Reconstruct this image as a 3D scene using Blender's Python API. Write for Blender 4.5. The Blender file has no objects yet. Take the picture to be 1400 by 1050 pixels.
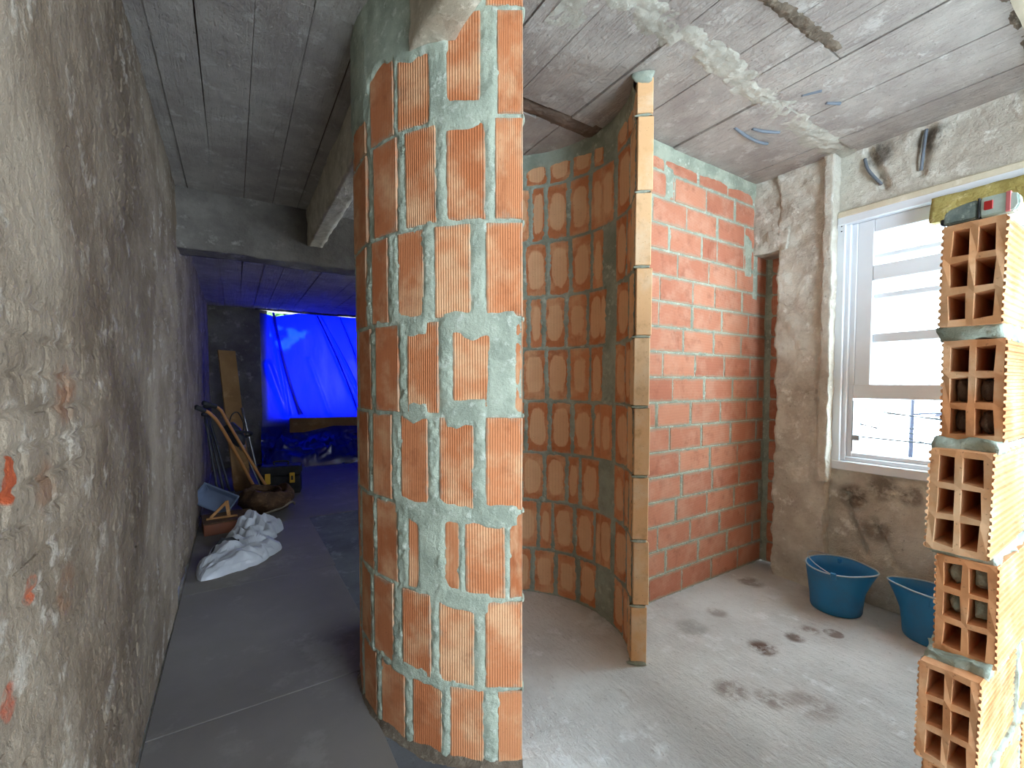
import bpy, bmesh, math, random
import numpy as np
from mathutils import Vector, Matrix

# ---------------------------------------------------------------- camera, world, exposure
SC = bpy.context.scene
COL = SC.collection
cam_data = bpy.data.cameras.new('camera')
cam = bpy.data.objects.new('camera', cam_data)
COL.objects.link(cam)
cam_data.sensor_fit = 'HORIZONTAL'
cam_data.sensor_width = 36.0
cam_data.lens = 36.0 * 600.0 / 1400.0
cam_data.shift_y = 0.0165
cam_data.clip_start = 0.02
cam.location = (0, 0, 1.30)
cam.rotation_euler = (math.radians(90 - 2.2), 0, math.radians(-32.3))
SC.camera = cam

world = bpy.data.worlds.new('world')
SC.world = world
world.use_nodes = True
wbg = world.node_tree.nodes['Background']
wbg.inputs['Color'].default_value = (0.76, 0.89, 1.0, 1)
wbg.inputs['Strength'].default_value = 1.0
SUN_ON = True

SC.view_settings.view_transform = 'Standard'
SC.view_settings.look = 'None'
SC.view_settings.gamma = 1.0
SC.view_settings.use_curve_mapping = False
SC.view_settings.exposure = 4.5
SC.cycles.use_denoising = True
SC.cycles.max_bounces = 10
SC.cycles.diffuse_bounces = 8
SC.cycles.transparent_max_bounces = 12


def portal(name, loc, rot, sx, sy):
    d = bpy.data.lights.new(name, 'AREA')
    d.shape = 'RECTANGLE'
    d.size, d.size_y = sx, sy
    d.cycles.is_portal = True
    o = bpy.data.objects.new(name, d)
    COL.objects.link(o)
    o.location = loc
    o.rotation_euler = rot


H = math.pi / 2
# daylight enters through the window, through the opening behind the camera and through the tarpaulin
BACK = (0.35, 2.05, 0.35, 2.52)      # V0, V1, z0, z1 of the opening in the back wall
portal('window_portal', (3.34, 0.52, 1.54), (0, H, 0), 1.55, 1.45)
portal('back_portal', ((BACK[0] + BACK[1]) / 2, -2.35, (BACK[2] + BACK[3]) / 2), (H, 0, 0), BACK[1] - BACK[0], BACK[3] - BACK[2])
portal('side_portal', (3.55, 2.80, 1.60), (0, H, 0), 1.0, 0.8)
portal('rear_window_portal', (3.45, -1.60, 1.6), (0, H, 0), 1.2, 0.6)
portal('far_portal', (1.25, 8.22, 1.62), (-H, 0, 0), 1.6, 1.75)

sun_d = bpy.data.lights.new('sun', 'SUN')
sun_d.energy = 9.0
sun_d.angle = math.radians(0.9)
sun_d.color = (1.0, 0.96, 0.88)
sun = bpy.data.objects.new('sun', sun_d)
COL.objects.link(sun)
SUN_DIR = Vector((0.10, -0.88, -0.47)).normalized()   # the way the light travels, from beyond the far wall
sun.rotation_euler = SUN_DIR.to_track_quat('-Z', 'Y').to_euler()

# ---------------------------------------------------------------- helpers
rng = random.Random(7)
nr = np.random.RandomState(11)


def lin(r, g, b):
    f = lambda c: (c / 255 / 12.92) if c / 255 <= 0.04045 else ((c / 255 + 0.055) / 1.055) ** 2.4
    return (f(r), f(g), f(b), 1.0)


def _h(ix, iy, iz, seed):
    n = (ix * 374761393 + iy * 668265263 + iz * 2147483647 + seed * 1274126177) & 0xFFFFFFFF
    n = ((n ^ (n >> 13)) * 1274126177) & 0xFFFFFFFF
    n = n ^ (n >> 16)
    return (n & 0xFFFFFF) / float(0xFFFFFF) * 2 - 1


def vnoise(p, seed=0):
    p = np.asarray(p, dtype=np.float64)
    i = np.floor(p).astype(np.int64)
    f = p - i
    f = f * f * (3 - 2 * f)
    out = 0
    for dx in (0, 1):
        for dy in (0, 1):
            for dz in (0, 1):
                w = (f[..., 0] if dx else 1 - f[..., 0]) * (f[..., 1] if dy else 1 - f[..., 1]) * (f[..., 2] if dz else 1 - f[..., 2])
                out = out + w * _h(i[..., 0] + dx, i[..., 1] + dy, i[..., 2] + dz, seed)
    return out


def fbm(p, scale, octaves=4, seed=0):
    p = np.asarray(p, dtype=np.float64) * scale
    a, s, t = 1.0, 0.0, 0.0
    for k in range(octaves):
        s = s + a * vnoise(p + 17.3 * k, seed + k)
        t += a
        p = p * 2.03
        a *= 0.5
    return s / t


def mesh_from(name, verts, faces, smooth=False):
    me = bpy.data.meshes.new(name)
    me.from_pydata([tuple(map(float, v)) for v in verts], [], [tuple(map(int, f)) for f in faces])
    me.update()
    if smooth:
        me.polygons.foreach_set('use_smooth', [True] * len(me.polygons))
    return me


def quad_mesh(name, verts, quads, smooth=True):
    """fast path: numpy verts (n,3) and quads (m,4)"""
    me = bpy.data.meshes.new(name)
    verts = np.asarray(verts, dtype=np.float32)
    quads = np.asarray(quads, dtype=np.int32)
    me.vertices.add(len(verts))
    me.vertices.foreach_set('co', verts.ravel())
    me.loops.add(quads.size)
    me.loops.foreach_set('vertex_index', quads.ravel())
    me.polygons.add(len(quads))
    me.polygons.foreach_set('loop_start', np.arange(0, quads.size, 4, dtype=np.int32))
    me.polygons.foreach_set('use_smooth', np.ones(len(quads), dtype=bool) if smooth else np.zeros(len(quads), dtype=bool))
    me.update(calc_edges=True)
    me.validate()
    return me


def grid_quads(nu, nv):
    a = np.arange(nu * nv).reshape(nu, nv)
    return np.stack([a[:-1, :-1], a[1:, :-1], a[1:, 1:], a[:-1, 1:]], axis=-1).reshape(-1, 4)


def link(name, me, m=None, parent=None, loc=None, rot=None, scale=None):
    o = bpy.data.objects.new(name, me)
    COL.objects.link(o)
    if m is not None and me is not None:
        me.materials.clear()
        me.materials.append(m)
    if parent is not None:
        o.parent = parent
    if loc is not None:
        o.location = loc
    if rot is not None:
        o.rotation_euler = rot
    if scale is not None:
        o.scale = scale
    return o


def tag(o, label=None, cat=None, group=None, kind=None):
    if label:
        o['label'] = label
    if cat:
        o['category'] = cat
    if group:
        o['group'] = group
    if kind:
        o['kind'] = kind
    return o


def empty(name, loc=(0, 0, 0), rz=0.0):
    o = bpy.data.objects.new(name, None)
    COL.objects.link(o)
    o.location = loc
    o.rotation_euler = (0, 0, rz)
    o.empty_display_size = 0.05
    return o


def bm_mesh(name, bm, smooth=False):
    me = bpy.data.meshes.new(name)
    bmesh.ops.recalc_face_normals(bm, faces=bm.faces[:])
    bm.to_mesh(me)
    bm.free()
    if smooth:
        me.polygons.foreach_set('use_smooth', [True] * len(me.polygons))
    return me


def add_box(bm, lo, hi, mtx=None):
    x0, y0, z0 = lo
    x1, y1, z1 = hi
    vs = [bm.verts.new(v) for v in ((x0, y0, z0), (x1, y0, z0), (x1, y1, z0), (x0, y1, z0), (x0, y0, z1), (x1, y0, z1), (x1, y1, z1), (x0, y1, z1))]
    if mtx is not None:
        for v in vs:
            v.co = mtx @ v.co
    for f in ((0, 3, 2, 1), (4, 5, 6, 7), (0, 1, 5, 4), (1, 2, 6, 5), (2, 3, 7, 6), (3, 0, 4, 7)):
        bm.faces.new([vs[i] for i in f])
    return vs


def box_mesh(name, lo, hi, bevel=0.0, seg=1):
    bm = bmesh.new()
    add_box(bm, lo, hi)
    if bevel:
        bmesh.ops.bevel(bm, geom=bm.edges[:], offset=bevel, segments=seg, affect='EDGES', profile=0.5)
    return bm_mesh(name, bm)


def add_tube(bm, pts, r, n=10, caps=True):
    """tube along a polyline; r a number or one radius per point"""
    pts = [Vector(p) for p in pts]
    rs = r if isinstance(r, (list, tuple)) else [r] * len(pts)
    rings = []
    up = Vector((0, 0, 1))
    for i, p in enumerate(pts):
        t = (pts[min(i + 1, len(pts) - 1)] - pts[max(i - 1, 0)]).normalized()
        a = t.cross(up)
        if a.length < 1e-4:
            a = t.cross(Vector((1, 0, 0)))
        a.normalize()
        b = t.cross(a).normalized()
        rings.append([bm.verts.new(p + (a * math.cos(2 * math.pi * k / n) + b * math.sin(2 * math.pi * k / n)) * rs[i]) for k in range(n)])
    for r0, r1 in zip(rings[:-1], rings[1:]):
        for k in range(n):
            bm.faces.new((r0[k], r0[(k + 1) % n], r1[(k + 1) % n], r1[k]))
    if caps:
        bm.faces.new(rings[0][::-1])
        bm.faces.new(rings[-1])


def tube_mesh(name, pts, r, n=10):
    bm = bmesh.new()
    add_tube(bm, pts, r, n)
    return bm_mesh(name, bm, smooth=True)


def smooth_path(pts, n=6):
    pts = [Vector(p) for p in pts]
    out = []
    P = [pts[0]] + pts + [pts[-1]]
    for i in range(1, len(P) - 2):
        for k in range(n):
            t = k / n
            a, b, c, d = P[i - 1], P[i], P[i + 1], P[i + 2]
            out.append(0.5 * ((2 * b) + (c - a) * t + (2 * a - 5 * b + 4 * c - d) * t * t + (3 * b - a - 3 * c + d) * t ** 3))
    out.append(pts[-1])
    return out


def rough_box(name, lo, hi, res, amp, scale, seed=0, oct_=4):
    """a box with subdivided faces whose shared vertices are pushed about by noise: old concrete"""
    lo, hi = np.array(lo, float), np.array(hi, float)
    n = np.maximum(1, np.round((hi - lo) / res).astype(int))
    idx, verts, quads = {}, [], []

    def vid(i, j, k):
        key = (i, j, k)
        if key not in idx:
            idx[key] = len(verts)
            verts.append(lo + (hi - lo) * np.array([i / n[0], j / n[1], k / n[2]]))
        return idx[key]
    for ax in range(3):
        a, b = [q for q in range(3) if q != ax]
        for end in (0, n[ax]):
            for i in range(n[a]):
                for j in range(n[b]):
                    c = []
                    for di, dj in ((0, 0), (1, 0), (1, 1), (0, 1)):
                        q = [0, 0, 0]
                        q[ax], q[a], q[b] = end, i + di, j + dj
                        c.append(vid(*q))
                    flip = (end == 0) ^ (ax == 1)
                    quads.append(c[::-1] if flip else c)
    v = np.array(verts)
    d = np.stack([fbm(v, scale, oct_, seed + 31 * k) for k in range(3)], axis=-1) * amp
    return quad_mesh(name, v + d, np.array(quads))


# ---------------------------------------------------------------- materials
class NT:
    def __init__(self, name):
        self.m = bpy.data.materials.new(name)
        self.m.use_nodes = True
        self.t = self.m.node_tree
        self.t.nodes.clear()
        self.out = self.t.nodes.new('ShaderNodeOutputMaterial')

    def n(self, kind, **kw):
        nd = self.t.nodes.new('ShaderNode' + kind)
        for k, v in kw.items():
            setattr(nd, k, v)
        return nd

    def put(self, sock, v):
        if hasattr(v, 'is_output') or hasattr(v, 'links'):
            self.t.links.new(v, sock)
        else:
            sock.default_value = v

    def math(self, op, a, b=0.0, c=0.0, clamp=False):
        nd = self.n('Math', operation=op, use_clamp=clamp)
        self.put(nd.inputs[0], a)
        self.put(nd.inputs[1], b)
        if len(nd.inputs) > 2:
            self.put(nd.inputs[2], c)
        return nd.outputs[0]

    def mix(self, f, a, b, blend='MIX'):
        nd = self.n('MixRGB', blend_type=blend)
        self.put(nd.inputs[0], f)
        self.put(nd.inputs[1], a)
        self.put(nd.inputs[2], b)
        return nd.outputs[0]

    def noise(self, vec, scale, detail=6, rough=0.6, dist=0.0):
        nd = self.n('TexNoise')
        self.put(nd.inputs['Vector'], vec)
        nd.inputs['Scale'].default_value = scale
        nd.inputs['Detail'].default_value = detail
        nd.inputs['Roughness'].default_value = rough
        nd.inputs['Distortion'].default_value = dist
        return nd.outputs['Fac']

    def ramp(self, f, lo, hi):
        nd = self.n('MapRange', clamp=True, interpolation_type='SMOOTHSTEP')
        self.put(nd.inputs['Value'], f)
        nd.inputs['From Min'].default_value = lo
        nd.inputs['From Max'].default_value = hi
        return nd.outputs['Result']

    def coord(self, which):
        if which == 'world':
            return self.n('NewGeometry').outputs['Position']
        return self.n('TexCoord').outputs['Object']

    def scale_vec(self, v, s):
        nd = self.n('VectorMath', operation='MULTIPLY')
        self.put(nd.inputs[0], v)
        nd.inputs[1].default_value = s
        return nd.outputs[0]

    def add_vec(self, a, b):
        nd = self.n('VectorMath', operation='ADD')
        self.put(nd.inputs[0], a)
        self.put(nd.inputs[1], b)
        return nd.outputs[0]

    def sep(self, v):
        nd = self.n('SeparateXYZ')
        self.put(nd.inputs[0], v)
        return nd.outputs

    def bump(self, h, strength=0.5, dist=0.01, normal=None):
        nd = self.n('Bump')
        nd.inputs['Strength'].default_value = strength
        nd.inputs['Distance'].default_value = dist
        self.put(nd.inputs['Height'], h)
        if normal is not None:
            self.put(nd.inputs['Normal'], normal)
        return nd.outputs[0]

    def pbr(self, color, rough=0.9, normal=None, metal=0.0, spec=0.25):
        b = self.n('BsdfPrincipled')
        self.put(b.inputs['Base Color'], color)
        self.put(b.inputs['Roughness'], rough)
        b.inputs['Metallic'].default_value = metal
        b.inputs['Specular IOR Level'].default_value = spec
        if normal is not None:
            self.put(b.inputs['Normal'], normal)
        self.t.links.new(b.outputs[0], self.out.inputs['Surface'])
        return self.m


def blotch(n, p, centre, r):
    """soft disc mask round a world point (a stain with a place of its own)"""
    nd = n.n('VectorMath', operation='DISTANCE')
    n.put(nd.inputs[0], p)
    nd.inputs[1].default_value = centre
    return n.ramp(nd.outputs['Value'], r, r * (0.45 if r >= 0.06 else 0.8))


def rough_mat(name, c1, c2, c3=None, scale=2.5, fine=60, bump=0.5, dist=0.012, stretch=None, speck=0.55, rough=0.95, stains=(), which='world', grain=None):
    """mottled mineral surface: two tones in clouds, a third in patches, dark specks and fine relief"""
    n = NT(name)
    p = n.coord(which)
    q = n.scale_vec(p, stretch) if stretch else p
    big = n.noise(q, scale, 8, 0.65)
    col = n.mix(n.ramp(big, 0.35, 0.65), c1, c2)
    mid = n.noise(n.add_vec(q, (7.1, 3.3, 1.7)), scale * 3.1, 8, 0.7)
    if c3:
        col = n.mix(n.ramp(mid, 0.54, 0.66), col, c3)
    sp = n.noise(q, fine, 3, 0.7)
    col = n.mix(n.math('MULTIPLY', n.ramp(sp, 0.62, 0.75), speck), col, (c1[0] * 0.25, c1[1] * 0.25, c1[2] * 0.25, 1))
    for centre, r, c, amt in stains:
        wob = n.noise(p, 9, 5, 0.7)
        m = n.math('MULTIPLY', blotch(n, p, centre, r), n.ramp(wob, 0.36, 0.56))
        col = n.mix(n.math('MULTIPLY', m, amt), col, c)
    h = n.math('ADD', n.math('MULTIPLY', mid, 1.0), n.math('MULTIPLY', n.noise(q, fine * 0.7, 5, 0.7), 0.5))
    if grain:
        g = n.noise(n.scale_vec(p, grain), 5, 6, 0.7, 0.3)
        h = n.math('ADD', h, n.math('MULTIPLY', g, 0.9))
        col = n.mix(n.math('MULTIPLY', n.ramp(g, 0.6, 0.72), 0.5), col, (c1[0] * 0.35, c1[1] * 0.33, c1[2] * 0.32, 1))
    return n.pbr(col, rough, n.bump(h, bump, dist))


def brick_mat(name, ca, cb, pale, rib_axis=0, rib=0.0085, rib_str=0.55, dry=False, palest=0.5, film=False, groove_col=0.30):
    """fired clay with the combed grooves of a hollow brick; tone differs from brick to brick"""
    n = NT(name)
    p = n.coord('object')
    rnd = n.n('ObjectInfo').outputs['Random']
    off = n.n('CombineXYZ')
    n.put(off.inputs[0], n.math('MULTIPLY', rnd, 37.0))
    n.put(off.inputs[1], n.math('MULTIPLY', rnd, 91.0))
    q = n.add_vec(p, off.outputs[0])
    col = n.mix(rnd, ca, cb)
    big = n.noise(q, 7, 6, 0.6)
    col = n.mix(n.math('MULTIPLY', n.ramp(big, 0.42, 0.7), palest), col, pale)
    dark = n.noise(n.add_vec(q, (3, 5, 9)), 11, 6, 0.65)
    col = n.mix(n.math('MULTIPLY', n.ramp(dark, 0.5, 0.75), 0.5), col, (ca[0] * 0.5, ca[1] * 0.42, ca[2] * 0.38, 1))
    xyz = n.sep(p)
    if dry:     # the dried-out middle of a wetted brick
        fx = n.math('ABSOLUTE', n.math('DIVIDE', xyz[0], 0.046))
        fz = n.math('ABSOLUTE', n.math('DIVIDE', xyz[2], 0.115))
        f = n.math('ADD', n.math('POWER', fx, 3.0), n.math('POWER', fz, 3.0))
        f = n.math('ADD', f, n.math('MULTIPLY', n.math('SUBTRACT', n.noise(q, 12, 4, 0.6), 0.5), 1.6))
        f = n.math('ADD', f, n.math('MULTIPLY', rnd, 0.5))
        inner = n.math('LESS_THAN', xyz[1], 0.0)
        col = n.mix(n.math('MULTIPLY', n.math('MULTIPLY', n.ramp(f, 1.1, 0.8), 0.75), inner), col, pale)
    if film:    # thin cement haze dragged over the edges by the trowel
        ex = n.math('DIVIDE', n.math('ABSOLUTE', xyz[0]), 0.0615)
        ez = n.math('DIVIDE', n.math('ABSOLUTE', xyz[2]), 0.15)
        e = n.math('MAXIMUM', n.math('POWER', ex, 4.0), n.math('POWER', ez, 7.0))
        fz2 = n.noise(n.add_vec(q, (11, 2, 4)), 22, 5, 0.7)
        e = n.math('ADD', n.math('MULTIPLY', e, 0.75), n.math('MULTIPLY', n.math('SUBTRACT', fz2, 0.5), 1.5))
        col = n.mix(n.math('MULTIPLY', n.ramp(e, 0.35, 0.85), 0.6), col, lin(164, 158, 140))
    speck = n.noise(q, 140, 2, 0.6)
    col = n.mix(n.math('MULTIPLY', n.ramp(speck, 0.66, 0.74), 0.5), col, lin(120, 66, 40))
    w = n.math('SINE', n.math('MULTIPLY', xyz[rib_axis], 2 * math.pi / rib))
    groove = n.ramp(w, -0.2, -0.9)
    col = n.mix(n.math('MULTIPLY', groove, groove_col), col, (ca[0] * 0.45, ca[1] * 0.38, ca[2] * 0.33, 1))
    h = n.math('ADD', n.math('MULTIPLY', w, 0.5), n.math('MULTIPLY', n.noise(q, 60, 5, 0.7), 0.6))
    return n.pbr(col, 0.9, n.bump(h, rib_str, 0.0025))


def plain(name, c, rough=0.6, metal=0.0, spec=0.4, var=0.15, scale=12, bump=0.0):
    n = NT(name)
    p = n.coord('object')
    f = n.noise(p, scale, 6, 0.65)
    col = n.mix(n.math('MULTIPLY', n.ramp(f, 0.4, 0.7), var), c, (c[0] * 0.4 + 0.05, c[1] * 0.4 + 0.05, c[2] * 0.4 + 0.05, 1))
    return n.pbr(col, rough, n.bump(n.noise(p, scale * 4, 4), bump, 0.004) if bump else None, metal, spec)


BRICK_OUT = brick_mat('brick_clay_outer', lin(182, 110, 70), lin(206, 140, 98), lin(226, 186, 146), dry=True, palest=0.7, film=True)
BRICK_FLAT = brick_mat('brick_clay_flat', lin(182, 116, 92), lin(204, 142, 114), lin(214, 170, 146), rib_str=0.25, palest=0.5, film=True)
BRICK_PIER = brick_mat('brick_clay_pier', lin(212, 146, 98), lin(224, 166, 118), lin(234, 200, 162), rib_axis=2, rib=0.0125, rib_str=0.0, palest=0.8, groove_col=0.0)
BRICK_END = brick_mat('brick_clay_end', lin(222, 176, 128), lin(224, 192, 152), lin(228, 212, 184), rib_str=0.35, palest=0.6)
LIME = rough_mat('limewash', lin(146, 133, 117), lin(114, 100, 85), lin(166, 157, 145), scale=2.6, fine=42, bump=1.0, dist=0.022, speck=0.75,
                 stains=[((-0.31, 1.04, 1.133), 0.034, lin(158, 74, 42), 1.0), ((-0.31, 1.045, 1.165), 0.022, lin(158, 74, 42), 1.0), ((-0.31, 1.112, 0.933), 0.030, lin(164, 80, 48), 1.0), ((-0.31, 1.012, 0.79), 0.034, lin(158, 84, 62), 1.0),
                         ((-0.31, 1.34, 1.284), 0.09, lin(124, 78, 50), 0.7), ((-0.31, 1.21, 1.10), 0.07, lin(120, 84, 60), 0.6), ((-0.31, 0.99, 1.78), 0.06, lin(160, 100, 70), 0.7), ((-0.31, 1.30, 0.86), 0.07, lin(120, 84, 60), 0.6)])
MORTAR = rough_mat('mortar', lin(174, 184, 168), lin(146, 156, 142), lin(192, 200, 188), scale=9, fine=150, bump=1.0, dist=0.008, speck=0.5)
MORTAR_PALE = rough_mat('pale_mortar', lin(190, 204, 190), lin(164, 178, 166), lin(206, 216, 206), scale=14, fine=170, bump=1.0, dist=0.008, speck=0.4)
MORTAR_DARK = rough_mat('dark_mortar', lin(152, 162, 150), lin(124, 134, 122), lin(168, 176, 164), scale=5, fine=110, bump=0.6, dist=0.008, speck=0.4)  # darker mortar tone for the inner face of the round wall
CONC = rough_mat('board_marked_concrete', lin(184, 179, 172), lin(160, 153, 148), lin(194, 192, 187), scale=3.0, fine=70, bump=1.0, dist=0.022, speck=0.7, grain=(7.0, 0.55, 7.0))
CONC_FAR = rough_mat('dusty_concrete', lin(128, 124, 118), lin(98, 94, 90), lin(150, 147, 142), scale=2.0, fine=50, bump=0.8, dist=0.015, speck=0.5)
CONC_BROWN = rough_mat('brown_concrete', lin(116, 100, 88), lin(94, 80, 70), lin(128, 112, 100), scale=5, fine=60, bump=0.8, dist=0.012)
RUBBLE = rough_mat('rubble', lin(126, 114, 100), lin(100, 90, 78), lin(150, 140, 124), scale=9, fine=70, bump=1.0, dist=0.02)
LIMEPATCH = rough_mat('white_grout', lin(186, 186, 176), lin(160, 158, 148), lin(200, 202, 194), scale=6, fine=80, bump=0.8, dist=0.012, speck=0.5)
PLASTER = rough_mat('old_plaster', lin(212, 211, 200), lin(180, 174, 162), lin(222, 222, 214), scale=3.6, fine=55, bump=1.0, dist=0.02, speck=0.6,
                    stains=[((3.15, 1.05, 2.62), 0.09, lin(84, 80, 74), 0.8), ((3.15, 0.82, 2.60), 0.09, lin(84, 80, 74), 0.75), ((3.15, 1.12, 0.62), 0.10, lin(84, 70, 58), 0.8),
                            ((3.15, 0.98, 0.70), 0.10, lin(86, 72, 60), 0.7), ((3.15, 0.85, 0.68), 0.08, lin(92, 78, 66), 0.7), ((3.15, 1.0, 0.45), 0.10, lin(92, 76, 62), 0.6)])
PLASTER_SMOOTH = rough_mat('cream_plaster', lin(212, 206, 186), lin(196, 188, 166), lin(220, 216, 200), scale=3, fine=60, bump=0.3, dist=0.006, speck=0.3)
FLOOR = rough_mat('screed', lin(206, 207, 205), lin(184, 184, 182), lin(214, 216, 216), scale=1.6, fine=60, bump=0.9, dist=0.012, speck=0.6, grain=(7.0, 1.8, 7.0),
                  stains=[((2.18, 1.13, 0), 0.085, lin(104, 84, 74), 1.0), ((2.41, 1.09, 0), 0.06, lin(110, 92, 84), 0.9), ((2.55, 1.08, 0), 0.06, lin(124, 106, 96), 0.8),
                          ((1.76, 1.04, 0), 0.09, lin(120, 102, 92), 0.7), ((1.85, 0.92, 0), 0.08, lin(126, 108, 98), 0.7), ((2.84, 1.56, 0), 0.10, lin(112, 100, 92), 0.7),
                          ((2.04, 1.43, 0), 0.11, lin(140, 136, 132), 0.6), ((2.62, 1.0, 0), 0.05, lin(110, 92, 84), 0.8), ((1.95, 0.82, 0), 0.12, lin(136, 122, 114), 0.6), ((2.3, 1.45, 0), 0.07, lin(120, 104, 96), 0.6)])
FLOOR_DARK = rough_mat('dark_screed', lin(104, 108, 112), lin(84, 87, 92), lin(122, 126, 130), scale=2.4, fine=50, bump=0.5, dist=0.008)  # screed in a darker grey tone
PANEL = rough_mat('grey_floor_panel', lin(120, 116, 112), lin(110, 106, 102), lin(128, 125, 121), scale=1.2, fine=180, bump=0.15, dist=0.003, speck=0.25, rough=0.75)
PVC = plain('white_pvc', lin(216, 224, 232), 0.35, spec=0.5, var=0.06, scale=6)
PVC_SHADE = plain('grey_sealant', lin(150, 156, 160), 0.6, var=0.2)
STEEL = plain('bare_steel', lin(150, 152, 156), 0.35, 0.9, var=0.3)
BLACK = plain('black_rubber', lin(34, 35, 40), 0.7, var=0.4)
DARK = plain('dark_steel', lin(52, 54, 62), 0.5, 0.3, var=0.5)
TAN = plain('varnished_handle', lin(176, 122, 70), 0.45, var=0.35, scale=18)
WOOD = rough_mat('plank_wood', lin(176, 130, 84), lin(150, 106, 66), lin(190, 148, 102), scale=4, fine=40, bump=0.3, dist=0.004, which='object', grain=(22, 22, 1.2), speck=0.2)
OCHRE = rough_mat('ochre_board', lin(150, 116, 78), lin(132, 100, 66), lin(162, 128, 90), scale=2, fine=60, bump=0.2, dist=0.003, speck=0.2)
CARTON = plain('red_brown_carton', lin(118, 70, 50), 0.85, var=0.3)
CANVAS = rough_mat('brown_canvas', lin(96, 72, 52), lin(70, 52, 40), lin(112, 88, 66), scale=7, fine=90, bump=0.6, dist=0.01, which='object')
BLUEPLASTIC = plain('blue_rubber', lin(38, 122, 176), 0.5, spec=0.35, var=0.35, scale=9, bump=0.15)
BLUERIM = plain('worn_rim', lin(170, 190, 200), 0.6, var=0.3)
TRAY = plain('grey_blue_tub', lin(106, 120, 146), 0.5, var=0.2)
CONDUIT = plain('blue_grey_conduit', lin(108, 118, 130), 0.8, var=0.6)
WIRE = plain('galvanised_wire', lin(176, 180, 182), 0.45, 0.5, var=0.2)
YELLOW = plain('yellow_latch', lin(214, 170, 60), 0.5)
FOAM = rough_mat('yellow_render', lin(190, 178, 112), lin(160, 146, 84), lin(206, 196, 140), scale=9, fine=70, bump=1.0, dist=0.02)
TOOLGREY = rough_mat('worn_grey_tool', lin(152, 168, 164), lin(112, 128, 126), lin(186, 200, 196), scale=30, fine=200, bump=0.3, dist=0.002, which='object')
RED = plain('red_plastic', lin(190, 44, 44), 0.4)
PINK = plain('pink_band', lin(226, 130, 132), 0.5)
PALE = plain('pale_green_plastic', lin(206, 226, 218), 0.45, var=0.3, scale=60)
LEAF = plain('leaf_green', lin(60, 96, 44), 0.7)


def tarp_mat():
    n = NT('blue_tarpaulin')
    p = n.coord('world')
    weave = n.noise(p, 260, 2, 0.5)
    wr = n.noise(n.scale_vec(p, (3.0, 1, 1.0)), 6, 6, 0.6)
    col = n.mix(n.math('MULTIPLY', n.ramp(wr, 0.4, 0.7), 0.4), (0.0004, 0.0034, 0.32, 1), (0.0003, 0.002, 0.25, 1))
    tr = n.n('BsdfTranslucent')
    n.put(tr.inputs['Color'], col)
    df = n.n('BsdfDiffuse')
    df.inputs['Color'].default_value = (0.008, 0.035, 0.55, 1)
    gl = n.n('BsdfGlossy')
    gl.inputs['Color'].default_value = (0.9, 0.9, 1, 1)
    gl.inputs['Roughness'].default_value = 0.25
    nb = n.bump(n.math('ADD', wr, n.math('MULTIPLY', weave, 0.1)), 0.3, 0.01)
    for b in (tr, df, gl):
        n.put(b.inputs['Normal'], nb)
    m1 = n.n('MixShader')
    m1.inputs[0].default_value = 0.35
    n.put(m1.inputs[1], tr.outputs[0])
    n.put(m1.inputs[2], df.outputs[0])
    m2 = n.n('MixShader')
    m2.inputs[0].default_value = 0.06
    n.put(m2.inputs[1], m1.outputs[0])
    n.put(m2.inputs[2], gl.outputs[0])
    n.t.links.new(m2.outputs[0], n.out.inputs['Surface'])
    return n.m


TARP = tarp_mat()


def pane_mat():
    n = NT('window_glass')
    t = n.n('BsdfTransparent')
    t.inputs['Color'].default_value = (0.93, 0.97, 0.97, 1)
    g = n.n('BsdfGlossy')
    g.inputs['Roughness'].default_value = 0.03
    m = n.n('MixShader')
    m.inputs[0].default_value = 0.06
    n.put(m.inputs[1], t.outputs[0])
    n.put(m.inputs[2], g.outputs[0])
    n.t.links.new(m.outputs[0], n.out.inputs['Surface'])
    return n.m


GLASS = pane_mat()


def bag_mat():
    n = NT('white_plastic_bag')
    d = n.n('BsdfDiffuse')
    d.inputs['Color'].default_value = lin(198, 202, 210)
    t = n.n('BsdfTranslucent')
    t.inputs['Color'].default_value = lin(214, 218, 228)
    g = n.n('BsdfGlossy')
    g.inputs['Roughness'].default_value = 0.35
    m = n.n('MixShader')
    m.inputs[0].default_value = 0.3
    n.put(m.inputs[1], d.outputs[0])
    n.put(m.inputs[2], t.outputs[0])
    m2 = n.n('MixShader')
    m2.inputs[0].default_value = 0.06
    n.put(m2.inputs[1], m.outputs[0])
    n.put(m2.inputs[2], g.outputs[0])
    n.t.links.new(m2.outputs[0], n.out.inputs['Surface'])
    return n.m


BAG = bag_mat()

# ---------------------------------------------------------------- the shell (x = across, y = along the corridor)
CEIL = 2.68
RW = 3.15          # inner face of the window wall
FLATU = 1.726      # face of the flat brick wall

# floor: rough screed
us, vs = np.arange(-2.3, 8.2, 0.03), np.arange(-0.40, 3.42, 0.03)
U, V = np.meshgrid(us, vs, indexing='ij')
P = np.stack([V, U, np.zeros_like(U)], -1)
P[..., 2] = fbm(P, 3.0, 5, 3) * 0.004 - 0.002
for (cx, cy, r, d) in ((2.18, 1.13, 0.06, 0.010), (2.41, 1.09, 0.05, 0.006), (2.55, 1.08, 0.05, 0.005)):
    P[..., 2] -= d * np.exp(-(((V - cx) / r) ** 2 + ((U - cy) / (r * 0.7)) ** 2)) * (1 + 0.8 * fbm(P, 60, 2, 5))
floor = link('floor', quad_mesh('floor', P.reshape(-1, 3), grid_quads(len(us), len(vs))[:, ::-1]), FLOOR)
tag(floor, 'rough pale concrete screed floor with scuffed dark chips', 'floor', kind='structure')
link('subfloor', box_mesh('subfloor', (-0.5, -2.5, -0.25), (3.6, 8.3, -0.02)), CONC_FAR, floor)
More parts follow.
